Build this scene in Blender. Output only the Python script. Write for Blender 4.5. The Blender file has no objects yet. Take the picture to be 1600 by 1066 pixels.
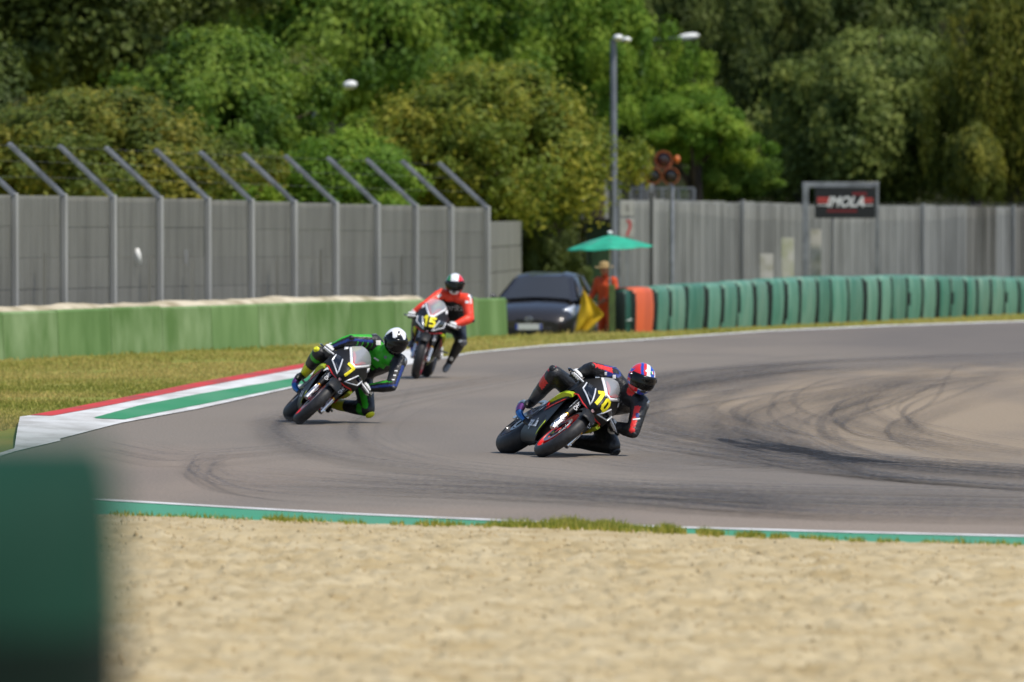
import bpy, bmesh, math, random
import numpy as np
from mathutils import Vector, Matrix, Euler
rnd = random.Random(7)
R = math.radians
sc = bpy.context.scene
# ------------------------------------------------------------------ camera, sky, sun, exposure
F_PX, CAM_H, HOR = 13333.0, 2.25, 331.0          # focal length in photo pixels, eye height, horizon row
cam_d = bpy.data.cameras.new('camera'); cam = bpy.data.objects.new('camera', cam_d)
sc.collection.objects.link(cam); sc.camera = cam
cam_d.sensor_width = 36.0; cam_d.lens = 300.0; cam_d.clip_start = 0.5; cam_d.clip_end = 3000
cam.location = (0, 0, CAM_H); cam.rotation_euler = (R(90) - math.atan((533.0 - HOR) / F_PX), 0, 0)
cam_d.dof.use_dof = True; cam_d.dof.focus_distance = 80.5; cam_d.dof.aperture_fstop = 3.9
SUN = Vector((0.40, -0.27, 0.88)).normalized()
w = bpy.data.worlds.new('World'); sc.world = w; w.use_nodes = True
nt = w.node_tree; bg = nt.nodes['Background']
sky = nt.nodes.new('ShaderNodeTexSky'); sky.sky_type = 'NISHITA'; sky.sun_disc = False
sky.sun_elevation = math.asin(SUN.z); sky.sun_rotation = math.atan2(SUN.x, SUN.y)
nt.links.new(sky.outputs[0], bg.inputs[0]); bg.inputs[1].default_value = 0.14
sl = bpy.data.lights.new('sun', 'SUN'); sl.energy = 3.5; sl.angle = R(2.5); sl.color = (1.0, 0.94, 0.84)
so = bpy.data.objects.new('sun', sl); sc.collection.objects.link(so)
so.rotation_euler = (-SUN).to_track_quat('-Z', 'Y').to_euler(); so.location = (30, -10, 60)
sc.view_settings.view_transform = 'Standard'; sc.view_settings.look = 'None'
sc.view_settings.exposure = 0.16; sc.view_settings.gamma = 1.0
sc.cycles.transparent_max_bounces = 24; sc.cycles.max_bounces = 8
sc.cycles.use_denoising = True

# ------------------------------------------------------------------ helpers
def G(px, py):
    """photo pixel on flat ground -> world x, y"""
    s = (py - HOR) / CAM_H
    return ((px - 800.0) / s, F_PX / s)
def P(px, py, d):
    return Vector(((px - 800.0) * d / F_PX, d, CAM_H - (py - HOR) * d / F_PX))
def S(r, g, b, k=1.0):
    def l(c):
        c /= 255.0
        return (c / 12.92 if c <= 0.04045 else ((c + 0.055) / 1.055) ** 2.4) * k
    return (l(r), l(g), l(b), 1.0)
MATS = {}
def mat(name, col, rough=0.5, metal=0.0, col2=None, scale=8.0, bump=0.0, bscale=None, stretch=None, coat=0.0, spec=0.5, rand=0.0, c2lo=0.4, c2hi=0.65):
    if name in MATS: return MATS[name]
    m = bpy.data.materials.new(name); m.use_nodes = True; n = m.node_tree.nodes; L = m.node_tree.links
    b = n['Principled BSDF']; b.inputs['Roughness'].default_value = rough; b.inputs['Metallic'].default_value = metal
    b.inputs['Coat Weight'].default_value = coat; b.inputs['Specular IOR Level'].default_value = spec
    b.inputs['Base Color'].default_value = col
    tc = n.new('ShaderNodeTexCoord'); mp = n.new('ShaderNodeMapping'); L.new(tc.outputs['Object'], mp.inputs[0])
    if stretch: mp.inputs['Scale'].default_value = stretch
    out = None
    if col2:
        t = n.new('ShaderNodeTexNoise'); t.inputs['Scale'].default_value = scale; t.inputs['Detail'].default_value = 5
        L.new(mp.outputs[0], t.inputs[0])
        r = n.new('ShaderNodeMapRange'); r.inputs[1].default_value = c2lo; r.inputs[2].default_value = c2hi
        L.new(t.outputs[0], r.inputs[0])
        x = n.new('ShaderNodeMix'); x.data_type = 'RGBA'; x.inputs[6].default_value = col; x.inputs[7].default_value = col2
        L.new(r.outputs[0], x.inputs[0]); out = x.outputs[2]
        L.new(out, b.inputs['Base Color'])
    if rand:
        oi = n.new('ShaderNodeObjectInfo'); h = n.new('ShaderNodeHueSaturation')
        r = n.new('ShaderNodeMapRange'); r.inputs[3].default_value = 1 - rand; r.inputs[4].default_value = 1 + rand
        L.new(oi.outputs['Random'], r.inputs[0]); L.new(r.outputs[0], h.inputs['Value'])
        if out: L.new(out, h.inputs['Color'])
        else: h.inputs['Color'].default_value = col
        L.new(h.outputs[0], b.inputs['Base Color'])
    if bump:
        t = n.new('ShaderNodeTexNoise'); t.inputs['Scale'].default_value = bscale or scale; t.inputs['Detail'].default_value = 6
        L.new(mp.outputs[0], t.inputs[0])
        bm_ = n.new('ShaderNodeBump'); bm_.inputs['Strength'].default_value = bump; bm_.inputs['Distance'].default_value = 0.02
        L.new(t.outputs[0], bm_.inputs['Height']); L.new(bm_.outputs[0], b.inputs['Normal'])
    MATS[name] = m
    return m

def link(o, parent=None):
    sc.collection.objects.link(o)
    if parent is not None: o.parent = parent
    return o
def tag(o, label=None, cat=None, group=None, kind=None):
    if label: o['label'] = label
    if cat: o['category'] = cat
    if group: o['group'] = group
    if kind: o['kind'] = kind
    return o
def empty(name, loc=(0, 0, 0), rz=0.0, label=None, cat=None, group=None):
    o = bpy.data.objects.new(name, None); link(o); o.location = loc; o.rotation_euler = (0, 0, rz)
    o.empty_display_size = 0.2
    return tag(o, label, cat, group)
def np_mesh(name, verts, faces):
    """fast mesh from numpy arrays; faces (n,k)"""
    me = bpy.data.meshes.new(name); k = faces.shape[1]
    me.vertices.add(len(verts)); me.vertices.foreach_set('co', np.ascontiguousarray(verts, dtype=np.float32).ravel())
    me.loops.add(faces.size); me.loops.foreach_set('vertex_index', np.ascontiguousarray(faces, dtype=np.int32).ravel())
    me.polygons.add(len(faces)); me.polygons.foreach_set('loop_start', np.arange(0, faces.size, k, dtype=np.int32))
    me.update(calc_edges=True); return me
class MB:
    def __init__(s): s.v = []; s.f = []; s.m = []
    def add(s, V, F, mi=0):
        o = len(s.v); s.v += [tuple(p) for p in V]
        for i, f in enumerate(F):
            s.f.append([a + o for a in f]); s.m.append(mi[i] if isinstance(mi, (list, tuple)) else mi)
        return s
    def box(s, c, size, rot=None, mi=0):
        hx, hy, hz = [a / 2 for a in size]
        V = [Vector((x, y, z)) for x in (-hx, hx) for y in (-hy, hy) for z in (-hz, hz)]
        if rot is not None: V = [rot @ p for p in V]
        c = Vector(c)
        return s.add([p + c for p in V], [(0, 1, 3, 2), (4, 6, 7, 5), (0, 4, 5, 1), (2, 3, 7, 6), (0, 2, 6, 4), (1, 5, 7, 3)], mi)
    def bar(s, a, b, w_, h_, mi=0, up=(0, 0, 1)):
        a, b = Vector(a), Vector(b); d = (b - a); L_ = d.length; x = d.normalized(); u = Vector(up)
        if abs(x.dot(u)) > 0.98: u = Vector((0, 1, 0))
        y = u.cross(x).normalized(); z = x.cross(y)
        rot = Matrix((x, y, z)).transposed()
        return s.box((a + b) / 2, (L_, w_, h_), rot, mi)
    def tube(s, pts, rads, n=12, mi=0, caps=True, lat=None, flat=1.0):
        pts = [Vector(p) for p in pts]
        if not isinstance(rads, (list, tuple)): rads = [rads] * len(pts)
        V = []; F = []; prev = None
        for i, p in enumerate(pts):
            t = (pts[min(i + 1, len(pts) - 1)] - pts[max(i - 1, 0)]).normalized()
            if lat is not None: a = Vector(lat)
            elif prev is None: a = Vector((0, 0, 1)) if abs(t.z) < 0.9 else Vector((0, 1, 0))
            else: a = prev
            a = (a - t * a.dot(t)).normalized(); prev = a; b = t.cross(a)
            r = rads[i]
            ra, rb = (r, r * flat) if not isinstance(r, tuple) else r
            for k in range(n):
                q = 2 * math.pi * k / n
                V.append(p + a * (math.cos(q) * ra) + b * (math.sin(q) * rb))
        for i in range(len(pts) - 1):
            for k in range(n):
                F.append((i * n + k, i * n + (k + 1) % n, (i + 1) * n + (k + 1) % n, (i + 1) * n + k))
        if caps:
            F.append(tuple(range(n - 1, -1, -1))); F.append(tuple(range((len(pts) - 1) * n, len(pts) * n)))
        return s.add(V, F, mi)
    def capsule(s, a, ra, b, rb, n=14, mi=0):
        a, b = Vector(a), Vector(b); d = (b - a); L_ = max(d.length, 1e-4); x = d / L_
        pts = []; rr = []
        for q in (80, 55, 28): pts.append(a - x * ra * math.sin(R(q))); rr.append(ra * math.cos(R(q)))
        pts.append(a); rr.append(ra); pts.append(b); rr.append(rb)
        for q in (28, 55, 80): pts.append(b + x * rb * math.sin(R(q))); rr.append(rb * math.cos(R(q)))
        return s.tube(pts, rr, n, mi)
    def ellipsoid(s, c, ax, mi=0, nu=16, nv=10, rot=None):
        V = []; F = []; c = Vector(c)
        for j in range(nv + 1):
            th = math.pi * j / nv
            for i in range(nu):
                ph = 2 * math.pi * i / nu
                p = Vector((ax[0] * math.sin(th) * math.cos(ph), ax[1] * math.sin(th) * math.sin(ph), ax[2] * math.cos(th)))
                if rot is not None: p = rot @ p
                V.append(c + p)
        for j in range(nv):
            for i in range(nu):
                F.append((j * nu + i, (j + 1) * nu + i, (j + 1) * nu + (i + 1) % nu, j * nu + (i + 1) % nu))
        return s.add(V, F, mi)
    def lathe_y(s, c, prof, n=48, mi=0, a0=0.0, a1=360.0, close=False):
        """prof: list of (y, r) spun about the local y axis through c"""
        full = abs(a1 - a0) >= 359.9; m = n if full else n + 1; V = []; F = []; k = len(prof)
        for i in range(m):
            q = R(a0 + (a1 - a0) * i / n)
            for (y, r) in prof: V.append((c[0] + r * math.cos(q), c[1] + y, c[2] + r * math.sin(q)))
        for i in range(n):
            j = (i + 1) % m
            for p in range(k if close else k - 1):
                q = (p + 1) % k
                F.append((i * k + p, j * k + p, j * k + q, i * k + q))
        return s.add(V, F, mi)
    def grid(s, rows, mi=0, closed=False):
        n = len(rows[0]); V = [p for r in rows for p in r]; F = []
        for i in range(len(rows) - 1):
            for k in range(n if closed else n - 1):
                F.append((i * n + k, i * n + (k + 1) % n, (i + 1) * n + (k + 1) % n, (i + 1) * n + k))
        return s.add(V, F, mi)
    def poly(s, pts, mi=0): return s.add(pts, [tuple(range(len(pts)))], mi)
    def mesh(s, name, mats, smooth=True):
        me = bpy.data.meshes.new(name); me.from_pydata(s.v, [], s.f)
        for m in (mats if isinstance(mats, (list, tuple)) else [mats]): me.materials.append(m)
        me.polygons.foreach_set('material_index', s.m)
        bm = bmesh.new(); bm.from_mesh(me); bmesh.ops.recalc_face_normals(bm, faces=bm.faces); bm.to_mesh(me); bm.free()
        if smooth:
            me.polygons.foreach_set('use_smooth', [True] * len(me.polygons))
            me.set_sharp_from_angle(angle=R(38))
        me.update(); return me
    def build(s, name, mats, parent=None, smooth=True, bevel=0.0, sub=0, solid=0.0, offset=-1.0):
        me = s.mesh(name, mats, smooth)
        o = bpy.data.objects.new(name, me); link(o, parent)
        if solid:
            k = o.modifiers.new('solid', 'SOLIDIFY'); k.thickness = solid; k.offset = offset
        if bevel:
            k = o.modifiers.new('bevel', 'BEVEL'); k.width = bevel; k.segments = 2; k.limit_method = 'ANGLE'
        if sub:
            k = o.modifiers.new('sub', 'SUBSURF'); k.levels = sub; k.render_levels = sub
        return o
def shared(name, me, parent=None, loc=None, rot=None, scale=None):
    o = bpy.data.objects.new(name, me); link(o, parent)
    if loc is not None: o.location = loc
    if rot is not None: o.rotation_euler = rot
    if scale is not None: o.scale = scale
    return o
def text_verts(body, size=1.0, bold=0.0, shear=0.0, spacing=1.0):
    cu = bpy.data.curves.new('t', 'FONT'); cu.body = body; cu.size = size; cu.align_x = 'CENTER'; cu.align_y = 'CENTER'
    cu.offset = bold; cu.shear = shear; cu.space_character = spacing; cu.resolution_u = 4
    o = bpy.data.objects.new('t', cu); sc.collection.objects.link(o)
    dg = bpy.context.evaluated_depsgraph_get(); me = bpy.data.meshes.new_from_object(o.evaluated_get(dg))
    V = [v.co.copy() for v in me.vertices]; Fc = [tuple(p.vertices) for p in me.polygons]
    bpy.data.objects.remove(o); bpy.data.curves.remove(cu); bpy.data.meshes.remove(me)
    return V, Fc
def text_on(name, body, size, fn, m, parent, bold=0.0, shear=0.0, spacing=1.0, cuts=8):
    """flat print laid on a surface: fn(tx, ty) -> point just proud of that surface"""
    V, Fc = text_verts(body, size, bold, shear, spacing)
    bm = bmesh.new(); vs = [bm.verts.new(v) for v in V]
    for f in Fc:
        try: bm.faces.new([vs[i] for i in f])
        except ValueError: pass
    xs_ = [v.x for v in V]; lo, hi = min(xs_), max(xs_)
    for k in range(1, cuts):
        bmesh.ops.bisect_plane(bm, geom=bm.verts[:] + bm.edges[:] + bm.faces[:], plane_co=(lo + (hi - lo) * k / cuts, 0, 0), plane_no=(1, 0, 0))
    for v in bm.verts: v.co = fn(v.co.x, v.co.y)
    me = bpy.data.meshes.new(name); bm.to_mesh(me); bm.free(); me.materials.append(m)
    o = bpy.data.objects.new(name, me); link(o, parent); return o
def interp(x, xs, ys): return float(np.interp(x, xs, ys))
def smooth(a, b, x):
    t = min(1.0, max(0.0, (x - a) / (b - a))); return t * t * (3 - 2 * t)
# ------------------------------------------------------------------ noise for geometry
_tab = np.random.RandomState(3).rand(256, 256)
def vnoise(x, y):
    xi = np.floor(x).astype(int); yi = np.floor(y).astype(int); fx = x - xi; fy = y - yi
    fx = fx * fx * (3 - 2 * fx); fy = fy * fy * (3 - 2 * fy)
    g = lambda i, j: _tab[i % 256, j % 256]
    return (g(xi, yi) * (1 - fx) + g(xi + 1, yi) * fx) * (1 - fy) + (g(xi, yi + 1) * (1 - fx) + g(xi + 1, yi + 1) * fx) * fy
# ------------------------------------------------------------------ ground / terrain
BLX = [-60, -20, -12.0, -9.5, -7.86, -4.3, -0.12, 2.2, 4.6, 7.7, 11.5, 15.5, 60]
BLY = [62, 90, 117.0, 125.2, 131.0, 143.5, 157.8, 161.5, 169.2, 179.3, 191.5, 205, 330]
def yb(x): return np.interp(x, BLX, BLY)
def hground(x, y):
    x = np.asarray(x, float); y = np.asarray(y, float)
    b = yb(x); t = np.clip((y - b - 0.25) / 1.6, 0, 1); t = t * t * (3 - 2 * t)
    drop = -0.40 * t
    hill = np.clip((y - 232) / 130.0, 0, 1) ** 1.25 * 34.0
    near = np.where(y < b, 0.012 * (vnoise(x * 1.3, y * 0.7) - 0.5), 0.06 * (vnoise(x * .4, y * .3) - .5))
    return -0.03 + drop + hill + near - 0.14 * np.clip((74 - y) / 4.0, 0, 1)
def ground():
    xs = np.concatenate([np.linspace(-400, -30, 20)[:-1], np.linspace(-30, 30, 121), np.linspace(30, 400, 20)[1:]])
    ys = np.concatenate([np.linspace(-80, 60, 15)[:-1], np.linspace(60, 240, 241), np.linspace(240, 900, 40)[1:]])
    X, Y = np.meshgrid(xs, ys); Z = hground(X, Y); n = len(xs)
    i = np.arange((len(ys) - 1) * (n - 1)); r = i // (n - 1); c = i % (n - 1)
    Fc = np.stack([r * n + c, r * n + c + 1, (r + 1) * n + c + 1, (r + 1) * n + c], 1)
    me = np_mesh('ground', np.stack([X.ravel(), Y.ravel(), Z.ravel()], 1), Fc)
    me.polygons.foreach_set('use_smooth', [True] * len(me.polygons))
    m = mat('dry_grass_ground', S(154, 146, 74, 0.82), 0.95, 0, S(132, 140, 64, 0.80), 0.55, 0.6, 14, spec=0.1, c2lo=0.38, c2hi=0.66)
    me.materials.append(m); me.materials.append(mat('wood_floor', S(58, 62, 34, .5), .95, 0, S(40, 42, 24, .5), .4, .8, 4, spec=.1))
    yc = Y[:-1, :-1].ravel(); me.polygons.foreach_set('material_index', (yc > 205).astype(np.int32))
    o = bpy.data.objects.new('ground', me); link(o); tag(o, kind='structure')
ground()
# ------------------------------------------------------------------ track
FAR = [(-420, 850), (-160, 763), (22, 705), (94, 688), (187.5, 663), (312.5, 640), (462.5, 607), (560, 587), (640, 571), (735, 552.5), (850, 541.5),
       (1000, 532), (1200, 518), (1400, 509.5), (1600, 503), (1900, 494), (2500, 480)]
NEAR = [(-420, 752), (0, 774), (170, 783), (375, 795), (550, 804.6), (900, 820), (1053, 825.6), (1337, 833.5), (1600, 839.6), (2100, 852), (3000, 872)]
GRAV = [(-420, 776), (0, 799), (170, 806), (375, 814.7), (550, 820.5), (760, 825.5), (900, 830), (1053, 836), (1337, 847.5), (1600, 854.5), (2100, 868), (3000, 890)]
def wl(px): return [G(*p) for p in px]
def sheet(name, A, B, z, m, kind='structure', n=80, rows=1, zf=None, parent=None):
    """sheet between polylines A and B (world xy), resampled"""
    def rs(L_):
        L_ = np.array(L_); d = np.r_[0, np.cumsum(np.hypot(*np.diff(L_, axis=0).T))]; t = np.linspace(0, d[-1], n)
        return np.stack([np.interp(t, d, L_[:, 0]), np.interp(t, d, L_[:, 1])], 1)
    a, b = rs(A), rs(B); mb = MB(); rr = []
    for i in range(rows + 1):
        q = a + (b - a) * i / rows
        rr.append([(p[0], p[1], z + (zf(p[0], p[1]) if zf else 0)) for p in q])
    mb.grid(rr); o = mb.build(name, m, parent)
    if kind: tag(o, kind=kind)
    return o
def asphalt_mat():
    m = bpy.data.materials.new('asphalt'); m.use_nodes = True; n = m.node_tree.nodes; L = m.node_tree.links
    b = n['Principled BSDF']; b.inputs['Roughness'].default_value = 0.78; b.inputs['Specular IOR Level'].default_value = 0.35
    tc = n.new('ShaderNodeTexCoord')
    def noise(scale, sx=1, sy=1, det=4, rot=0):
        mp = n.new('ShaderNodeMapping'); mp.inputs['Scale'].default_value = (sx, sy, 1); mp.inputs['Rotation'].default_value = (0, 0, rot)
        L.new(tc.outputs['Object'], mp.inputs[0])
        t = n.new('ShaderNodeTexNoise'); t.inputs['Scale'].default_value = scale; t.inputs['Detail'].default_value = det
        L.new(mp.outputs[0], t.inputs[0]); return t.outputs[0]
    def rng(v, a, b_, lo=0., hi=1.):
        r = n.new('ShaderNodeMapRange'); r.interpolation_type = 'SMOOTHSTEP'
        for k, q in enumerate((a, b_, lo, hi)): r.inputs[k + 1].default_value = q
        L.new(v, r.inputs[0]); return r.outputs[0]
    def mix(f, c1, c2, mode='MIX'):
        x = n.new('ShaderNodeMix'); x.data_type = 'RGBA'; x.blend_type = mode
        for sock, c in ((0, f), (6, c1), (7, c2)):
            if hasattr(c, 'is_output'): L.new(c, x.inputs[sock])
            elif sock == 0: x.inputs[0].default_value = c
            else: x.inputs[sock].default_value = c
        return x.outputs[2]
    def math_(op, a, b_):
        x = n.new('ShaderNodeMath'); x.operation = op
        for k, c in enumerate((a, b_)):
            if hasattr(c, 'is_output'): L.new(c, x.inputs[k])
            else: x.inputs[k].default_value = c
        return x.outputs[0]
    def ell(cx, cy, rx, ry):
        mp = n.new('ShaderNodeMapping'); mp.vector_type = 'POINT'
        mp.inputs['Location'].default_value = (-cx / rx, -cy / ry, 0); mp.inputs['Scale'].default_value = (1 / rx, 1 / ry, 0)
        L.new(tc.outputs['Object'], mp.inputs[0])
        v = n.new('ShaderNodeVectorMath'); v.operation = 'LENGTH'; L.new(mp.outputs[0], v.inputs[0])
        return v.outputs['Value']
    grey = S(145, 134, 121, 0.71); tan = S(164, 146, 122, 0.76); brown = S(156, 140, 124, 0.76); dark = S(114, 107, 101, 0.70)
    big = noise(0.35, 1, 0.22); mid = noise(1.6, 1, 0.16)
    e = ell(7.4, 98, 7.0, 31); e = math_('ADD', e, math_('MULTIPLY', math_('SUBTRACT', mid, 0.5), 0.55))
    c = mix(rng(e, 1.0, 0.62), grey, tan)
    e2 = ell(-3.6, 72, 2.6, 13); e2 = math_('ADD', e2, math_('MULTIPLY', math_('SUBTRACT', mid, 0.5), 0.5))
    c = mix(rng(e2, 1.0, 0.4, 0, 0.8), c, brown)
    e3 = ell(1, 61, 9, 5.2); c = mix(rng(e3, 1.0, 0.55, 0, 0.75), c, brown)
    e4 = ell(9, 150, 6, 32); c = mix(rng(e4, 1.0, 0.3, 0, 0.65), c, dark)
    c = mix(rng(big, 0.42, 0.62, 0, 0.35), c, dark)
    f = noise(38, 1, 0.5, 3); sp = rng(f, 0.3, 0.7, 0.82, 1.16)
    hs = n.new('ShaderNodeHueSaturation'); L.new(c, hs.inputs['Color']); L.new(sp, hs.inputs['Value']); L.new(hs.outputs[0], b.inputs['Base Color'])
    bt = noise(90); bu = n.new('ShaderNodeBump'); bu.inputs['Strength'].default_value = 0.35; bu.inputs['Distance'].default_value = 0.01
    L.new(bt, bu.inputs['Height']); L.new(bu.outputs[0], b.inputs['Normal'])
    return m
M_asph = asphalt_mat()
M_white = mat('road_white', S(232, 231, 228, 0.86), 0.6, 0, S(200, 196, 190, 0.85), 2.8, stretch=(1, 0.3, 1))
M_green = mat('road_green', S(58, 150, 108, 0.85), 0.65, 0, S(78, 152, 116, 0.8), 1.2, stretch=(1, 0.25, 1))
M_red = mat('kerb_red', S(214, 44, 34, 0.88), 0.6, 0, S(168, 66, 52, 0.8), 2.5, stretch=(1, 0.3, 1))
M_kgreen = mat('kerb_green', S(42, 140, 84, 0.85), 0.6, 0, S(70, 150, 100, 0.8), 1.5, stretch=(1, 0.3, 1))
sheet('track', wl(NEAR), wl([(x, y - (5 if 20 < x < 700 else 0)) for x, y in FAR]), 0.0, M_asph, rows=30, n=60)
sheet('painted_runoff', wl(NEAR), wl(GRAV), 0.004, M_green)
def off(poly, dpy): return [(x, y + dpy) for x, y in poly]
tag(sheet('edge_line', wl(off(NEAR, -1.2)), wl(off(NEAR, 1.3)), 0.009, M_white, n=120), kind='structure')
fl = [p for p in FAR if p[0] >= 690]; fl = [(690, 561)] + fl
tag(sheet('edge_line', wl(off(fl, -1.3)), wl(off(fl, 0.6)), 0.009, M_white, n=120), kind='structure')
fl2 = [p for p in FAR if p[0] <= 100]
tag(sheet('edge_line', wl(off(fl2, -3)), wl(off(fl2, 2)), 0.009, M_white, n=40), kind='structure')
# kerb: white base ramp with red and green stripes laid on it
b0 = [(31, 660), (47, 658), (125, 643), (219, 624), (300, 607), (391, 590), (462, 577), (560, 561), (640, 551.5), (692, 547)]
b1 = [(81, 659), (156, 645), (234, 629), (312.5, 612.5), (462.5, 584), (560, 567), (618, 558)]
b2 = [(147, 659), (219, 641.5), (312.5, 623), (462.5, 595.6), (560, 577), (618, 565)]
b3 = [(150, 659.6), (194, 658), (312.5, 635), (462.5, 604), (560, 584.5), (618, 572)]
b4 = [(22, 704), (94, 687), (187.5, 662.5), (312.5, 639.4), (462.5, 606), (560, 586.5), (640, 570.5), (692, 560)]
W4 = np.array(sorted(wl(b4 + [(735, 552), (-100, 740)]), key=lambda p: p[1]))
def kz(x, y): return 0.05 * smooth(0.0, 0.7, float(np.interp(y, W4[:, 1], W4[:, 0])) - x)
kerb = sheet('kerb', wl(b4), wl(b0), 0.010, M_white, n=60, rows=8, zf=kz)
sheet('red_stripe', wl(b1), wl(b0[1:8] + [(618, 553.5)]), 0.0145, M_red, kind=None, n=60, rows=3, zf=kz, parent=kerb)
sheet('green_stripe', wl(b3), wl(b2), 0.0145, M_kgreen, kind=None, n=60, rows=3, zf=kz, parent=kerb)
# ------------------------------------------------------------------ rubber marks on the track
def tyre_marks():
    rs = np.random.RandomState(11); V = []; Fc = []; A = []
    zc = [0.0125]
    def strip(px, width, alpha, n=46, jit=0.0):
        if rs.rand() < .42: width, alpha = width * 3.4 + .06, alpha * .5
        px = np.array(px, float); t = np.linspace(0, 1, len(px)); q = np.linspace(0, 1, n)
        # catmull-like smoothing by dense interpolation + box filter
        dx = np.interp(np.linspace(0, 1, 200), t, px[:, 0]); dy = np.interp(np.linspace(0, 1, 200), t, px[:, 1])
        k = np.ones(31) / 31; pad = lambda a: np.r_[np.full(15, a[0]), a, np.full(15, a[-1])]
        dx = np.convolve(pad(dx), k, 'valid'); dy = np.convolve(pad(dy), k, 'valid')
        X = np.interp(q, np.linspace(0, 1, 200), dx); Y = np.interp(q, np.linspace(0, 1, 200), dy)
        s = (Y - HOR) / CAM_H; wx = (X - 800) / s; wy = F_PX / s
        tx = np.gradient(wx); ty = np.gradient(wy); L_ = np.hypot(tx, ty) + 1e-9; nx, ny = -ty / L_, tx / L_
        o = len(V); zc[0] += 0.0002
        fade = np.sin(np.pi * np.clip(q, 0, 1)) ** 0.6 * (0.6 + 0.8 * vnoise(q * 9 + rs.rand() * 50, np.zeros(n) + rs.rand() * 50))
        for i in range(n):
            for j, (c, a) in enumerate(((-1, 0), (-0.45, 1), (0.45, 1), (1, 0))):
                V.append((wx[i] + nx[i] * width * c, wy[i] + ny[i] * width * c, zc[0])); A.append(max(0, min(1, a * fade[i] * alpha * .72)))
        for i in range(n - 1):
            for j in range(3): Fc.append((o + i * 4 + j, o + i * 4 + j + 1, o + (i + 1) * 4 + j + 1, o + (i + 1) * 4 + j))
    u = lambda a, b: a + (b - a) * rs.rand()
    # curves round the hairpin line, nose to the left
    for i in range(40):
        xa = u(930, 1420); ya = u(620, 672); x0 = u(1500, 1800); y0 = u(568, 600) - (1700 - x0) * 0.0; k = u(0.7, 1.3)
        strip([(x0, y0), ((x0 + xa) / 2 + 40, y0 + 12 * k), (xa + 90, ya - 32 * k), (xa, ya), (xa + 40, ya + 28 * k), (xa + 190, ya + 56 * k), (xa + 420, ya + 82 * k)], u(0.015, 0.075), u(0.12, 0.42))
    for i in range(9):      # bold ones
        xa = u(1000, 1400); ya = u(630, 665)
        strip([(xa + 300, ya - 72), (xa + 130, ya - 48), (xa + 20, ya - 20), (xa, ya + 5), (xa + 30, ya + 30), (xa + 110, ya + 52)], u(0.03, 0.10), u(0.3, 0.55))
    for i in range(16):      # outer dark bands, far side
        y0 = u(548, 580)
        strip([(1900, y0 - 8), (1500, y0), (1250, y0 + u(4, 14)), (1050, y0 + u(22, 40)), (960, y0 + u(50, 66))], u(0.06, 0.25), u(0.2, 0.45))
    for i in range(56):     # exit line, long shallow sweeps towards the right
        x0 = u(820, 1150); y0 = u(640, 712); y1 = u(735, 772)
        strip([(x0, y0), (x0 + 120, y0 + 30), (1350, y1 - 22), (1650, y1), (1950, y1 + 14)], u(0.015, 0.11), u(0.15, 0.45))
    for i in range(80):     # near sweeps parallel to the near edge
        x0 = u(260, 900); y0 = 738 + (x0 - 200) * 0.03 + u(-14, 32); y1 = u(772, 822)
        strip([(x0, y0), (x0 + 250, y0 + (y1 - y0) * 0.3), (1250, y1 - 8), (1650, y1), (1950, y1 + 8)], u(0.015, 0.11), u(0.12, 0.42))
    for i in range(16):     # faint braking lines coming down from the far straight
        x0 = u(600, 980); y0 = u(560, 590); xa = u(380, 640)
        strip([(x0 + 120, y0 - 14), (x0, y0 + 10), (xa + 60, 640), (xa, u(668, 690)), (xa + 90, u(712, 728)), (xa + 420, u(748, 768)), (xa + 900, u(778, 800))], u(0.025, 0.07), u(0.10, 0.26))
    for i in range(8):      # little hooks at the left
        x0 = u(285, 330); y0 = u(716, 740)
        strip([(x0 + 90, y0 - 12), (x0 + 18, y0 - 6), (x0, y0 + 12), (x0 + 40, y0 + 36), (x0 + 150, y0 + 52), (x0 + 420, y0 + 62)], u(0.012, 0.035), u(0.2, 0.5))
    for i in range(6):
        x0 = u(170, 240); y0 = u(690, 712)
        strip([(x0 - 40, y0), (x0 + 60, y0 + 22), (x0 + 150, y0 + 18), (x0 + 300, y0 + 4)], u(0.02, 0.05), u(0.2, 0.45))
    me = np_mesh('tyre_marks', np.array(V), np.array(Fc))
    at = me.attributes.new('rubber', 'FLOAT', 'POINT'); at.data.foreach_set('value', np.array(A, dtype=np.float32))
    m = bpy.data.materials.new('rubber_mark'); m.use_nodes = True; n = m.node_tree.nodes; L = m.node_tree.links
    b = n['Principled BSDF']; b.inputs['Base Color'].default_value = S(70, 67, 67, 0.75); b.inputs['Roughness'].default_value = 0.7
    a = n.new('ShaderNodeAttribute'); a.attribute_name = 'rubber'
    tc = n.new('ShaderNodeTexCoord'); mp = n.new('ShaderNodeMapping'); mp.inputs['Scale'].default_value = (6, 1.2, 1); L.new(tc.outputs['Object'], mp.inputs[0])
    t = n.new('ShaderNodeTexNoise'); t.inputs['Scale'].default_value = 3.0; t.inputs['Detail'].default_value = 4; L.new(mp.outputs[0], t.inputs[0])
    r = n.new('ShaderNodeMapRange'); r.inputs[1].default_value = 0.32; r.inputs[2].default_value = 0.62; r.inputs[3].default_value = 0.25; L.new(t.outputs[0], r.inputs[0])
    x = n.new('ShaderNodeMath'); x.operation = 'MULTIPLY'; L.new(a.outputs['Fac'], x.inputs[0]); L.new(r.outputs[0], x.inputs[1]); L.new(x.outputs[0], b.inputs['Alpha'])
    me.materials.append(m); o = bpy.data.objects.new('tyre_marks', me); link(o)
    tag(o, 'dark rubber tyre marks curving over the grey asphalt', 'tyre marks', kind='stuff')
tyre_marks()
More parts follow.
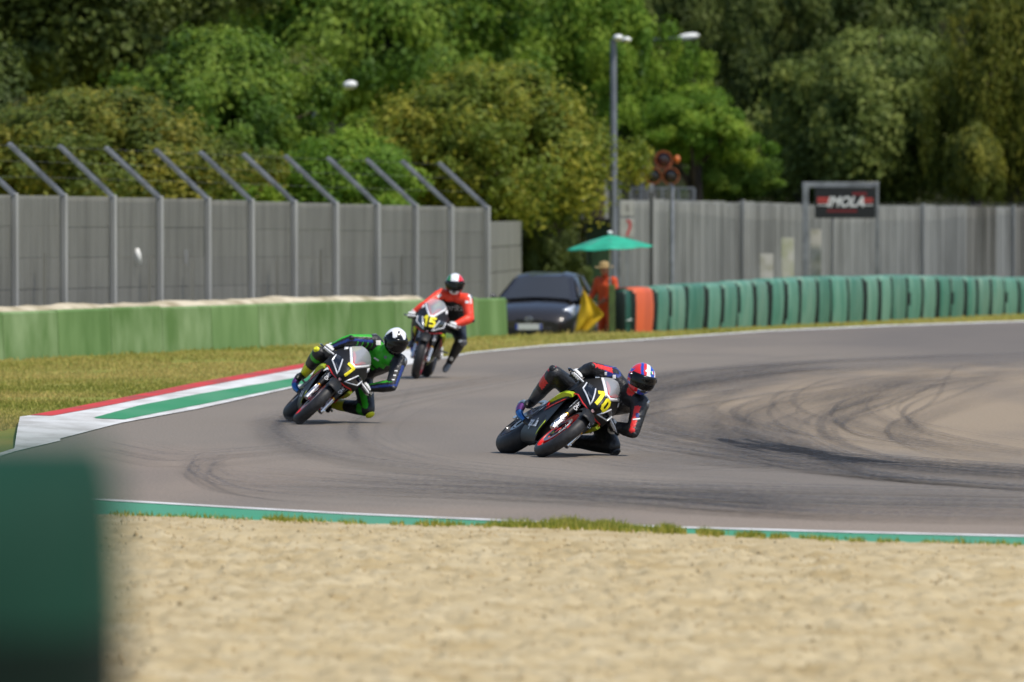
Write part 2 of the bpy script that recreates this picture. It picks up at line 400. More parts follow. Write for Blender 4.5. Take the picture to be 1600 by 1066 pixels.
# ------------------------------------------------------------------ gravel trap
def ghz(X, Y, edge):
    h = 0.05 * (vnoise(X * 0.9, Y * 0.5) - .5) + 0.022 * (vnoise(X * 3.4 + 9, Y * 3.0 + 2) - .5) + 0.046 * (vnoise(X * 9.5 + 3, Y * 8 + 5) - .5) + 0.050 * (vnoise(X * 15.5 + 3, Y * 11) - .5)
    return 0.010 - .02 * edge + (.15 + .85 * edge) * h
def gravel():
    gl = np.array(sorted(wl(GRAV))); xs = np.concatenate([np.linspace(-14, -5.2, 40)[:-1], np.linspace(-5.2, 5.2, 350), np.linspace(5.2, 14, 40)[1:]])
    top = np.interp(xs, gl[:, 0], gl[:, 1]); vs = np.concatenate([np.linspace(0, 0.60, 470), np.linspace(0.60, 1, 24)[1:]])
    X = np.repeat(xs[None], len(vs), 0); Y = top[None] - vs[:, None] * (top[None] - 24.0)
    edge = np.clip((top[None] - Y) / 3.0, 0, 1)
    Z = ghz(X, Y, edge) ; n = len(xs)
    i = np.arange((len(vs) - 1) * (n - 1)); r = i // (n - 1); c = i % (n - 1)
    Fc = np.stack([r * n + c, r * n + c + 1, (r + 1) * n + c + 1, (r + 1) * n + c], 1)
    me = np_mesh('gravel', np.stack([X.ravel(), Y.ravel(), Z.ravel()], 1), Fc)
    me.polygons.foreach_set('use_smooth', [True] * len(me.polygons))
    m = mat('gravel', S(210, 193, 156, 0.74), 0.95, 0, S(188, 166, 122, 0.72), 1.7, 0.3, 30, spec=0.1, c2lo=0.35, c2hi=0.72)
    me.materials.append(m); o = bpy.data.objects.new('gravel', me); link(o); tag(o, kind='structure')
    # gravel spread near the camera
    mb = MB(); mb.grid([[(x, y, 0.0) for x in (-60, -14, 14, 60)] for y in (-40, 24.5)]); mb.build('gravel', m)['kind'] = 'structure'
    # loose stones
    rs = np.random.RandomState(5); N = 16000
    u = rs.rand(N); d = 1.0 / (1 / 63.5 + u ** 2.2 * (1 / 40.0 - 1 / 63.5)); x = (rs.rand(N) - .5) * 1.2 * d * 0.1205
    t = np.interp(x, gl[:, 0], gl[:, 1]); keep = d < t - 0.05; x, d = x[keep], d[keep]; N = len(x)
    e = np.clip((np.interp(x, gl[:, 0], gl[:, 1]) - d) / 3.0, 0, 1); hz = ghz(x, d, e)
    oc = np.array([(1, 0, 0), (-.4, .9, 0), (-.5, -.8, 0), (0, 0, 1), (.1, 0, -1)]); fo = np.array([(0, 1, 3), (1, 2, 3), (2, 0, 3), (1, 0, 4), (2, 1, 4), (0, 2, 4)])
    sz = (0.006 + 0.018 * rs.rand(N) ** 2.5); a = rs.rand(N) * 6.28; ca, sa = np.cos(a), np.sin(a)
    V = oc[None] * sz[:, None, None] * (0.6 + 0.8 * rs.rand(N, 1, 3))
    V = np.stack([V[..., 0] * ca[:, None] - V[..., 1] * sa[:, None], V[..., 0] * sa[:, None] + V[..., 1] * ca[:, None], V[..., 2]], -1)
    V += np.stack([x, d, hz - sz * 0.1], 1)[:, None, :]
    Fc = (fo[None] + 5 * np.arange(N)[:, None, None]).reshape(-1, 3)
    me = np_mesh('gravel_stones', V.reshape(-1, 3), Fc)
    me.materials.append(mat('gravel_stone', S(212, 194, 156, 0.78), 0.9, 0, S(180, 156, 114, 0.74), 3.0, spec=0.15))
    o = bpy.data.objects.new('gravel_stones', me); link(o); tag(o, 'loose pale stones strewn over the gravel trap', 'gravel', kind='stuff')
gravel()
# ------------------------------------------------------------------ grass
def leaf_mat(name, dark, mid, bright, trans=0.35, rough=0.6):
    if name in MATS: return MATS[name]
    m = bpy.data.materials.new(name); m.use_nodes = True; n = m.node_tree.nodes; L = m.node_tree.links
    b = n['Principled BSDF']; b.inputs['Roughness'].default_value = rough; b.inputs['Specular IOR Level'].default_value = 0.25
    a = n.new('ShaderNodeAttribute'); a.attribute_name = 'tint'
    cr = n.new('ShaderNodeValToRGB'); el = cr.color_ramp.elements; el[0].color = dark; el[0].position = 0.05; el[1].color = bright; el[1].position = 0.97
    e = el.new(0.5); e.color = mid; L.new(a.outputs['Fac'], cr.inputs[0]); L.new(cr.outputs[0], b.inputs['Base Color'])
    t = n.new('ShaderNodeBsdfTranslucent'); L.new(cr.outputs[0], t.inputs[0])
    x = n.new('ShaderNodeMixShader'); x.inputs[0].default_value = trans; L.new(b.outputs[0], x.inputs[1]); L.new(t.outputs[0], x.inputs[2])
    L.new(x.outputs[0], n['Material Output'].inputs['Surface']); MATS[name] = m; return m
def blades(name, x, y, z, h, wdt, tint, m, seed, lean=0.5):
    rs = np.random.RandomState(seed); N = len(x); a = rs.rand(N) * 6.28; b = rs.rand(N) * 6.28
    px, py = np.cos(a) * wdt, np.sin(a) * wdt; lx, ly = np.cos(b) * h * lean * rs.rand(N), np.sin(b) * h * lean * rs.rand(N)
    V = np.stack([np.stack([x - px, y - py, z], 1), np.stack([x + px, y + py, z], 1), np.stack([x + lx, y + ly, z + h], 1)], 1)
    me = np_mesh(name, V.reshape(-1, 3), np.arange(3 * N).reshape(-1, 3))
    at = me.attributes.new('tint', 'FLOAT', 'POINT'); at.data.foreach_set('value', np.repeat(tint, 3).astype(np.float32))
    me.materials.append(m); o = bpy.data.objects.new(name, me); link(o); return o
M_grass = leaf_mat('grass_blade', S(134, 144, 60, 0.88), S(170, 164, 84, 0.92), S(206, 184, 112, 0.95), 0.45, 0.9)
M_tuft = leaf_mat('grass_tuft', S(120, 138, 44, 0.85), S(172, 168, 70, 0.9), S(214, 194, 104, 0.95), 0.5, 0.9)
def grass():
    rs = np.random.RandomState(21)
    fw = np.array(sorted(wl([p for p in FAR if p[0] < 2000]), key=lambda p: p[1]))
    N = 260000
    u = rs.rand(N); d = 1 / (1 / 80.0 + u * (1 / 200.0 - 1 / 80.0)); x = (rs.rand(N) - 0.53) * 1.5 * d * 0.1205
    ex = np.interp(d, fw[:, 1], fw[:, 0]); e2 = np.where(d < 128, ex - 1.05, ex - 0.15)
    # verge lies to the left of / beyond the far edge, in front of the barrier
    edge_y = np.interp(x, *np.array(sorted(wl([p for p in FAR if 22 <= p[0] <= 2000]))).T)
    ok = ((x < e2)) & (d < yb(x) + 0.1) & (vnoise(x * 1.2, d * .5) > 0.12)
    x, d = x[ok], d[ok]; N = len(x)
    clump = vnoise(x * 0.9 + 40, d * 0.35); h = (0.008 + 0.018 * rs.rand(N)) * (0.6 + 0.9 * clump); h = np.where(d > yb(x) - 0.8, h * 1.9, h)
    tint = np.clip(0.25 + 0.75 * vnoise(x * .5 + 7, d * .22) + 0.5 * (rs.rand(N) - .5), 0, 1)
    o = blades('verge_grass', x, d, np.zeros(N) - 0.03, h + 0.02, 0.010 + 0.012 * rs.rand(N), tint, M_grass, 3, 0.8)
    tag(o, 'dry yellow green grass between kerb and barriers', 'grass', kind='stuff')
    # tufts between the painted run-off and the gravel
    px = np.concatenate([rs.normal(930, 110, 5200), rs.uniform(170, 1620, 2600), rs.normal(445, 16, 260), rs.normal(1150, 90, 900)]); N = len(px)
    gy = np.interp(px, [p[0] for p in GRAV], [p[1] for p in GRAV]); w_ = np.exp(-((px - 930) / 150) ** 2)
    py = gy + rs.normal(0, 1.3, N) - w_ * rs.rand(N) * 7; s = (py - HOR) / CAM_H; x = (px - 800) / s; d = F_PX / s
    cl = vnoise(px * 0.05, py * 0.1); h = (0.02 + 0.055 * rs.rand(N)) * (0.5 + 1.0 * cl) * (0.55 + 0.45 * w_) * np.where(abs(px - 445) < 30, 1.5, 1)
    keep = (cl > 0.38) | (w_ > 0.5) | (abs(px - 445) < 30); x, d, h = x[keep], d[keep], h[keep]; N = len(x)
    o = blades('edge_grass', x, d, np.zeros(N) + 0.005, h, 0.004 + 0.006 * rs.rand(N), np.clip(rs.normal(.5, .28, N), 0, 1), M_tuft, 4, 0.6)
    tag(o, 'tufts of green and straw grass along the gravel edge', 'grass', kind='stuff')
    # taller weeds at the foot of the far fences
    px = np.concatenate([rs.uniform(985, 1620, 9000), rs.uniform(-10, 780, 5000)]); N = len(px)
    far = px > 900
    d = np.where(far, 197.0 + (px - 968) * 0.0253 - 0.5 - rs.rand(N) * 3.5, 0)
    x = (px - 800) * d / F_PX
    xl = -9 + rs.rand(N) * 9.2; x = np.where(far, x, xl); d = np.where(far, d, yb(xl) + 0.9 + rs.rand(N) * 0.8)
    h = (0.12 + 0.38 * rs.rand(N)) * (0.35 + vnoise(x * 2.2, d)); h = np.where(far, h * 1.25, h * .8)
    o = blades('fence_weeds', x, d, hground(x, d), h, 0.012 + 0.012 * rs.rand(N), np.clip(rs.normal(.3, .25, N), 0, 1), leaf_mat('weed', S(90, 104, 46, .8), S(124, 134, 64, .85), S(170, 164, 90, .85)), 5, 0.5)
    tag(o, 'green weeds growing along the foot of the grey fences', 'weeds', kind='stuff')
grass()
# ------------------------------------------------------------------ low green wall, left
M_gwall = mat('green_painted_concrete', S(98, 136, 66, 0.70), 0.85, 0, S(152, 178, 124, 0.72), 1.5, 0.3, 10, stretch=(1, 1, 0.6), c2lo=0.35, c2hi=0.7)
M_gwall2 = mat('green_painted_concrete_worn', S(98, 136, 68, 0.72), 0.85, 0, S(130, 164, 100, 0.72), 1.3, 0.3, 10, stretch=(1, 1, 0.35))
M_cream = mat('pale_sand', S(214, 202, 176, 0.85), 0.95, 0, S(160, 148, 118, 0.85), 1.2, 0.6, 12)
M_conc = mat('fence_concrete', S(142, 141, 132, 0.78), 0.9, 0, S(118, 117, 108, 0.76), 3.5, 0.25, 20, stretch=(1, 1, 0.12), rand=0.07)
M_post = mat('fence_post', S(168, 168, 165, 0.82), 0.75, 0, S(152, 152, 149, 0.82), 2.0, stretch=(1, 1, .3), rand=0.05)
M_steel = mat('galvanised_steel', S(150, 152, 156, 0.8), 0.45, 0.35, S(120, 122, 126, 0.8), 4)
M_wire = mat('fence_wire', S(150, 151, 150, 0.8), 0.6, 0.2)
def wallpt(x): return Vector((x, float(yb(x)), 0))
wall = empty('green_wall', wallpt(-7.86), 0, 'low green painted concrete wall below the left fence', 'wall')
def along(xa, n, step):
    """points every `step` metres along the barrier line from x=xa"""
    out = []; x = xa
    for i in range(n):
        out.append(Vector((x, float(yb(x)), 0))); sl = float(yb(x + .05) - yb(x)) / .05; x += step / math.hypot(1, sl)
    return out
pts = along(-16.0, 24, 2.6)
inv = wall.matrix_world.inverted(); base = Vector(wall.location)
for i in range(23):
    a, b = pts[i], pts[i + 1]
    if a.x > -.2: break
    if b.x > -.16: b = wallpt(-.16)
    d = (b - a).normalized(); nrm = Vector((d.y, -d.x, 0)); g = 0.012
    h = 0.72 - 0.05 * smooth(-8, 0, a.x) + rnd.uniform(-.012, .012)
    mb = MB(); rows = []
    for t in (0, 1):
        q = a + d * g if t == 0 else b - d * g
        rows.append([tuple(q + nrm * o + Vector((0, 0, z)) - base) for o, z in ((0.09, -.15), (0.085, 0.05), (0.075, 0.3), (0.06, h - .03), (0.03, h), (-.08, h), (-.12, .22), (-.2, -.15))])
    mb.grid(rows); mb.poly(rows[0]); mb.poly(rows[1])
    mb.build('block', M_gwall if i % 3 else M_gwall2, wall, smooth=False)
# pale sand lying along the top behind it
mb = MB(); rows = []
rs = np.random.RandomState(8)
for i in range(161):
    x = -14.6 + 13.2 * i / 160; p = wallpt(x); sl = Vector((1, float(yb(x + .05) - yb(x)) / .05, 0)).normalized(); nr = Vector((sl.y, -sl.x, 0))
    k = float(vnoise(np.array(x * 3.1), np.array(2.0))) * .6 + float(vnoise(np.array(x * 9.0), np.array(5.0))) * .4
    h = 0.735 + 0.07 * k - 0.05 * smooth(-4, -1.5, x) - .04 * smooth(-7.2, -9.5, x)
    rows.append([tuple(p + nr * o + Vector((0, 0, z))) for o, z in ((-.13, .5), (-.16, h - .08), (-.30, h), (-.55, h + .015), (-.9, h - .25), (-1.2, -.45))])
mb.grid(rows); tag(mb.build('sand_bank', M_cream), kind='structure')
# ------------------------------------------------------------------ tall left fence: posts 3 m apart, slabs, bent arms, wire
fence = empty('concrete_fence', (-7, 135, -.4), 0, 'tall grey slab fence with slanted post tops behind the green wall', 'fence')
fb = Vector(fence.location)
XT = [-400, -310, -225, -140, -60, 18, 95, 172, 245, 320, 388, 455, 520, 585, 645, 700, 757]       # photo columns of the posts
TOP = [298, 299.5, 301, 302.5, 304, 305, 306, 308, 309.5, 311.5, 314, 316, 318, 320, 321.5, 323, 325]
def fpos(px):     # fence line runs 1.5 m behind the wall
    lo, hi = 60.0, 200.0
    for _ in range(40):
        d = (lo + hi) / 2; x = (px - 800) * d / F_PX
        if d < float(yb(x)) + 5.6 - 1.4 * smooth(300, 757, px): lo = d
        else: hi = d
    return Vector(((px - 800) * d / F_PX, d, 0))
PP = [fpos(px) for px in XT]
ptop = [CAM_H + (HOR - t) * p.y / F_PX for p, t in zip(PP, TOP)]
slab_h = 0.5
for i, p in enumerate(PP):
    d = ((PP[i + 1] - p) if i < len(PP) - 1 else (p - PP[i - 1])).normalized(); nr = Vector((d.y, -d.x, 0)); rot = Matrix((d, nr, Vector((0, 0, 1)))).transposed()
    zt = ptop[i] + 0.03; mb = MB(); wd = 0.17
    mb.box(p + Vector((0, 0, (zt - .5) / 2)) + nr * .06 - fb, (.10, .095, zt + .5), rot)
    po = mb.build('post', M_post, fence, bevel=.01)
    lean = nr * -0.95 + Vector((0, 0, .86)) + d * rnd.uniform(-.05, .02)
    mb = MB(); a = p + nr * .06 + Vector((0, 0, zt - .04)) - fb
    mb.bar(a, a + lean, .14, .05, 0, up=tuple(nr)); mb.bar(a + nr * .03, a + lean + nr * .03, .03, .05, 0, up=tuple(nr))
    mb.build('arm', M_steel, po)
    if i < len(PP) - 1:
        q = PP[i + 1]; z = -.5; n = 6; hh = ((ptop[i] + ptop[i + 1]) / 2 + .5) / n
        L_ = (q - p).length
        for k in range(n):
            mb = MB(); dz = (ptop[i + 1] - ptop[i]) * (k / n)
            mb.box(p + (q - p) / 2 + Vector((0, 0, z + hh * (k + .5))) - nr * (.02 + rnd.uniform(0, .012)) - fb, (L_ - .1, .06, hh - .005), rot)
            mb.build('slab', M_conc, fence, smooth=False, bevel=.006)
# short inner stakes and wires in front of the slabs
mb = MB()
for i in range(len(PP) - 1):
    p, q = PP[i], PP[i + 1]; d = (q - p).normalized(); nr = Vector((d.y, -d.x, 0)); o = nr * .04 - fb
    for k in range(66):
        z0 = 0.3 + k * .045
        if z0 > min(ptop[i], ptop[i + 1]): break
        mb.bar(p + o + Vector((0, 0, z0)), q + o + Vector((0, 0, z0)), .005, .005)
    for k in range(1, 14): 
        a = p + (q - p) * (k / 14) + o; mb.bar(a + Vector((0, 0, .2)), a + Vector((0, 0, min(ptop[i], ptop[i + 1]))), .005, .005)
wob = mb.build('wire_mesh', M_wire, fence, smooth=False); wob['kind'] = 'stuff'
for f in (.5,):
    for i in range(1, len(PP) - 1, 1):
        if i % 3 == 0: continue
        p = PP[i] + (PP[i + 1] - PP[i]) * (f + rnd.uniform(-.1, .1)); d = (PP[i + 1] - PP[i]).normalized(); nr = Vector((d.y, -d.x, 0))
        mb = MB(); mb.bar(p + nr * .2 + Vector((0, 0, -.3)) - fb, p + nr * .2 + Vector((0, 0, rnd.uniform(1.45, 1.62))) - fb, .05, .04); mb.build('stake', M_conc, fence)
# strands of wire on the slanted arms
mb = MB()
for k in (.35, .65, .95):
    for i in range(len(PP) - 1):
        a = []
        for j in (i, i + 1):
            d = (PP[min(j + 1, len(PP) - 1)] - PP[max(j - 1, 0)]).normalized(); nr = Vector((d.y, -d.x, 0))
            a.append(PP[j] + nr * (.06 - .95 * k) + Vector((0, 0, ptop[j] + .86 * k)) - fb)
        mb.bar(a[0], a[1], .0025, .0025)
mb.build('wire_strand', M_wire, fence, smooth=False)
# small white notice hanging on the wire
q = P(215, 401, PP[8].y - 1.2); mb = MB()
mb.poly([q + Vector((x, 0, z)) for x, z in ((-.07, -.13), (.07, -.13), (.06, .05), (.02, .14), (-.04, .14), (-.06, .05))])
tag(mb.build('plastic_tag', mat('white_plastic', S(225, 225, 222, .85), .5), solid=.004), 'small white plastic tag hanging on the left fence wire', 'tag')
q = P(291, 402, PP[9].y - 1.2); mb = MB(); mb.box(q, (.06, .01, .24))
tag(mb.build('plastic_tag', mat('grey_plastic', S(150, 150, 148, .85), .5), bevel=.003), 'thin faded grey tag on the left fence wire', 'tag')
# far, lower piece of slab wall past the last post
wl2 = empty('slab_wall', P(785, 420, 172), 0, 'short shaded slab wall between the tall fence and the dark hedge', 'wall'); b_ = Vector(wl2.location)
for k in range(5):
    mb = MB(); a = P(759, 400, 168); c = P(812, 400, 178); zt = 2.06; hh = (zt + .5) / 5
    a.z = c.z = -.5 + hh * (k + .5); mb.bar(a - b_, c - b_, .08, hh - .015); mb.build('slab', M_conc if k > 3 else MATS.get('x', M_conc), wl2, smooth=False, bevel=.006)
# ------------------------------------------------------------------ right-hand fence
M_conc2 = mat('fence_concrete_pale', S(158, 159, 155, 0.76), 0.9, 0, S(132, 133, 129, 0.76), 2.2, 0.25, 16, stretch=(1, 1, 0.2), rand=0.10)
M_conc_shade = mat('fence_concrete_tree_shade', S(140, 138, 130, 0.75), 0.9, 0, S(84, 82, 72, 0.7), 2.2, 0.25, 16, stretch=(1.6, 1, 0.12), rand=0.15, c2lo=.35, c2hi=.6)  # tree shade painted into the concrete colour as dark vertical streaks
fr = empty('panel_fence', (8, 205, -.4), 0, 'pale grey panel fence behind the green tyre barrier', 'fence'); b_ = Vector(fr.location)
def frp(px): d = 197.0 + (px - 968) * 0.0253; return Vector(((px - 800) * d / F_PX, d, 0))
px = 968.0; i = 0
while px < 1690:
    step = 23.5; a, c = frp(px), frp(px + step); top = CAM_H + (HOR - np.interp(px, [968, 1100, 1270, 1400, 1600], [312, 315, 320, 321, 325])) * a.y / F_PX + rnd.uniform(-.02, .02)
    d = (c - a).normalized(); nr = Vector((d.y, -d.x, 0)); L_ = (c - a).length; mb = MB(); o = -nr * rnd.uniform(0, .03)
    rot = Matrix((d, -nr, Vector((0, 0, 1)))).transposed()
    mb.box((a + c) / 2 + o + Vector((0, 0, (top - .5) / 2)) - b_, (L_ - .012, .06, top + .5), rot)
    for k in (-.25, .25): mb.box((a + c) / 2 + o + nr * .04 + d * (L_ * k) + Vector((0, 0, (top - .5) / 2 - .02)) - b_, (.05, .03, top + .44), rot)
    shade_painted = 1485 < px < 1590 and rnd.random() < .8  # panels under the drooping tree get the painted shade
    mb.build('panel', M_conc_shade if shade_painted else M_conc2, fr, smooth=False, bevel=.006)
    if i % 6 == 2:
        mb = MB(); mb.box(a + nr * .09 + Vector((0, 0, (top - .5) / 2 + .02)) - b_, (.07, .07, top + .55), rot); mb.build('post', M_post, fr, smooth=False)
    px += step; i += 1
mb = MB()
for k in range(54):
    z0 = -.2 + .05 * k; a, c = frp(968), frp(1690); nr = Vector(((c - a).y, -(c - a).x, 0)).normalized()
    mb.bar(a + nr * .06 + Vector((0, 0, z0)) - b_, c + nr * .06 + Vector((0, 0, z0)) - b_, .005, .005)
mb.build('wire_mesh', M_wire, fr, smooth=False)['kind'] = 'stuff'
# white boards and sacks leaning in front of it
def leaning(pxa, pxb, pyt, pyb, d, label, m, name='board', cat='board'):
    a, c = P(pxa, pyt, d), P(pxb, pyb, d); mb = MB(); z0 = -.42
    mb.box(((a.x + c.x) / 2, d, (a.z + z0) / 2), (c.x - a.x, .05, a.z - z0), Matrix.Rotation(R(-4), 3, 'X')); return tag(mb.build(name, m, bevel=.012), label, cat)
M_board = mat('weathered_white_board', S(196, 192, 184, .8), .8, 0, S(160, 158, 140, .8), 3)
leaning(1187, 1208, 397, 436, 199.5, 'white weathered board leaning against right fence, leftmost and low', M_board)
leaning(1221, 1240, 372, 436, 200.5, 'tall narrow pale board left of the gantry post', mat('board_b', S(170, 172, 140, .8), .8, 0, S(200, 196, 186, .8), 3))
leaning(1266, 1283, 359, 436, 201.5, 'tall white board just right of the gantry post', M_board)
mb = MB(); q = P(1200, 425, 198.6); mb.ellipsoid((q.x, q.y, -.1), (.34, .22, .42)); tag(mb.build('sack', mat('pale_sack', S(190, 172, 140, .8), .9, 0, S(150, 140, 110, .8), 5, .5, 14)), 'pale sack slumped by the leftmost white board', 'sack')
# ------------------------------------------------------------------ circuit sign on its gantry
d = 203.0; g0 = P(1258, 430, d - 2.0); gt = empty('sign_gantry', (g0.x, g0.y, -.43), 0, 'grey steel gantry carrying the black circuit sign', 'gantry'); b_ = Vector(gt.location)
d = g0.y
for x in (1258.5, 1370.5):
    t = P(x, 286, d); mb = MB(); mb.bar(Vector((t.x, d, -.43)) - b_, t - b_, .14 if x < 1300 else .06, .14); mb.build('post', M_steel, gt, bevel=.01)
a, c = P(1253, 289, d), P(1373, 289, d); mb = MB(); mb.bar(a - b_, c - b_, .12, .13); mb.build('crossbar', M_steel, gt, bevel=.01)
a, c = P(1273, 294, d - .1), P(1367.5, 341, d - .1); mb = MB(); mb.box((a + c) / 2, (c.x - a.x, .06, a.z - c.z))
sg = mb.build('circuit_sign', mat('sign_black', S(18, 19, 22), .5), bevel=.006); tag(sg, 'black circuit sign with slanted white lettering and red stripes', 'sign')
fy = d - .1 - .034; mid = (a + c) / 2; wS = c.x - a.x; hS = a.z - c.z
text_on('lettering', 'IMOLA', .34, lambda x, y: Vector((mid.x + .0 + x * .86, fy - .003, mid.z + .02 + y)), mat('sign_white', S(215, 215, 215), .5), sg, bold=.008, shear=.35)
for (x0, x1, z0, z1, nm) in ((-.46, -.26, .12, .19, 'r'), (-.46, -.27, .01, .08, 'r'), (-.46, -.28, -.08, -.05, 'w'), (.27, .46, .12, .17, 'r'), (.26, .46, .02, .08, 'r'), (.25, .46, -.08, -.05, 'w'), (-.30, .20, -.30, -.22, 'd'), (.12, .36, .26, .36, 'd')):
    mb = MB(); mb.poly([(mid.x + wS * u, fy, mid.z + hS * v) for u, v in ((x0, z0), (x1, z0), (x1, z1), (x0, z1))])
    mb.build('stripe', {'r': mat('sign_red', S(190, 66, 60), .5), 'w': mat('sign_white', S(215, 215, 215), .5), 'd': mat('sign_dark_red', S(110, 18, 24), .5)}[nm], sg)
# ------------------------------------------------------------------ tyre barrier, right
M_belt = [mat('green_belt_%d' % k, c1, .62, 0, c2, 6.0, .25, 8, stretch=(1.5, 1.5, .14), rand=.14, c2lo=.35, c2hi=.85) for k, (c1, c2) in enumerate(((S(52, 116, 96, .86), S(128, 164, 144, .86)), (S(68, 126, 106, .86), S(142, 170, 150, .86)), (S(40, 104, 84, .86), S(106, 148, 128, .86))))]
tb = empty('tyre_barrier', (4, 168, -.1), 0, 'long row of green belt wrapped tyre stacks along the far verge', 'barrier'); b_ = Vector(tb.location)
def block_mb(a, c, h, bulge=.05, depth=.55, tilt=0., turn=0.):
    d = (c - a); L_ = d.length; d.normalize(); ctr = (a + c) / 2; d = Matrix.Rotation(R(turn), 3, 'Z') @ d; a = ctr - d * (L_ / 2); nr = Vector((d.y, -d.x, 0)); rows = []; NS = 28
    for z, k in ((-.12, .0), (0.0, .012), (.08, .02), (h * .3, .035), (h * .6, .04), (h - .10, .022), (h - .04, 0), (h, -.05), (h + .012, -.16)):
        r = []
        for i in range(NS):
            q = 2 * math.pi * i / NS; e = .5
            cx = math.copysign(abs(math.cos(q)) ** e, math.cos(q)); cy = math.copysign(abs(math.sin(q)) ** e, math.sin(q))
            p = a + d * (L_ / 2) + d * (cx * (L_ / 2 + k - .035)) + nr * (cy * (depth / 2 + k)) + Vector((0, 0, z)) + (d * tilt + nr * tilt * .4) * z
            r.append(p)
        rows.append(r)
    return rows
def block(name, a, c, h, m, parent, off, **kw):
    rows = block_mb(a, c, h, **kw); mb = MB(); mb.grid([[p - off for p in r] for r in rows], closed=True); mb.poly([p - off for p in rows[-1]])
    o = mb.build(name, [m, mat('barrier_end_dark', S(16, 40, 34, .6), .8)], parent)
    d_ = (Matrix.Rotation(R(kw.get('turn', 0)), 3, 'Z') @ (c - a)).normalized()
    for p in o.data.polygons:
        if p.normal.dot(-d_) > .72: p.material_index = 1
    return o
bx = [1018.5, 1042, 1069.5, 1099, 1124, 1150, 1176, 1199, 1223, 1247.5, 1274, 1298, 1324, 1349, 1371, 1392, 1416, 1439, 1463, 1484, 1506, 1525, 1547, 1570, 1591, 1612, 1634, 1655]
def tbp(px):       # point on the barrier line seen in that column
    lo, hi = 150., 260.; px = px - 15
    for _ in range(40):
        d = (lo + hi) / 2; x = (px - 800) * d / F_PX
        if d < float(yb(x)): lo = d
        else: hi = d
    return Vector(((px - 800) * d / F_PX, d, 0.0))
for i in range(len(bx) - 1):
    a, c = tbp(bx[i]), tbp(bx[i + 1] - (3 if i in (10, 24) else .6)); d = a.y
    top = np.interp(bx[i], [1000, 1020, 1130, 1270, 1400, 1600, 1700], [449, 448, 441, 432.5, 431, 434, 436]) + rnd.uniform(-1, 1)
    h = CAM_H - (top - HOR) * ((a.y + c.y) / 2) / F_PX
    block('tyre_stack', a, c, h, M_belt[[0, 1, 1, 0, 2, 1][(i * 5 + i // 4) % 6]], tb, b_, tilt=rnd.uniform(-.05, .05), turn=rnd.uniform(2.5, 5))
a, c = tbp(988), tbp(1018)
o = block('orange_barrier_block', a, c, CAM_H - (450 - HOR) * a.y / F_PX, mat('orange_belt', S(232, 104, 58, .85), .6, 0, S(214, 96, 60, .8), 3, stretch=(1, 1, .3)), None, Vector((0, 0, 0)))
tag(o, 'orange belt wrapped block at the near end of the tyre barrier', 'barrier')
a, c = tbp(981), tbp(1001); c2 = c
o = block('dark_green_barrier_block', a, c, CAM_H - (452 - HOR) * a.y / F_PX, mat('dark_green_belt', S(20, 74, 62, .8), .55, 0, S(30, 86, 72, .8), 3), None, Vector((0, 0, 0)), depth=.28)
tag(o, 'smooth dark green block left of the orange barrier block', 'barrier')
dd = (c - a).normalized(); nr = Vector((dd.y, -dd.x, 0)); mid = (a + c) / 2 + nr * .192 + dd * .25
mb = MB()
for k in range(5): mb.bar(mid + dd * (-.52 + .10 * k) + Vector((0, 0, .19)), mid + dd * (-.46 + .10 * k) + Vector((0, 0, .21 + .02 * (k % 2))), .004, .04, up=tuple(nr))
mb.build('printed_mark', mat('grey_print', S(170, 178, 172), .6), o)
# weeds sprig: handled with stuff.  foreground barrier, close to the lens
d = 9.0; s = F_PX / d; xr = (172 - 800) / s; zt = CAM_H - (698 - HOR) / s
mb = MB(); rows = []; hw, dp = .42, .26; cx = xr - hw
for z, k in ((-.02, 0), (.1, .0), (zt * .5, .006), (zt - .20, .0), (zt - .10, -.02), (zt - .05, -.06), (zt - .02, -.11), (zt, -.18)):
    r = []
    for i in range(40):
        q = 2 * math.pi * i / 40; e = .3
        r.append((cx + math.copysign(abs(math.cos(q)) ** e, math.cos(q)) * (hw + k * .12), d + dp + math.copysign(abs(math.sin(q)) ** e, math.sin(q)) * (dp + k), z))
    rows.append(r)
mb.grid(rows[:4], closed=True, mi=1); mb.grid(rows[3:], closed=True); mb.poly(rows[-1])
o = mb.build('padded_barrier', [mat('dark_green_vinyl', S(28, 90, 68, .50), .8, 0, S(22, 72, 56, .45), 1.6, .2, 6, spec=.2), mat('dark_green_vinyl_shade', S(30, 56, 46, .42), .85, 0, S(26, 42, 36, .4), 1.5, .2, 6, spec=.15)])  # second, darker colour paints the shade on the lower part of the block
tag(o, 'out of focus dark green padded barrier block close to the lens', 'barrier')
for k in (.5, 1.0, 1.45):
    mb = MB(); mb.box((cx, d + dp, k), (2 * hw + .03, 2 * dp + .03, .05)); mb.build('strap', mat('strap_black', S(26, 28, 28, .7), .7), o, bevel=.01)
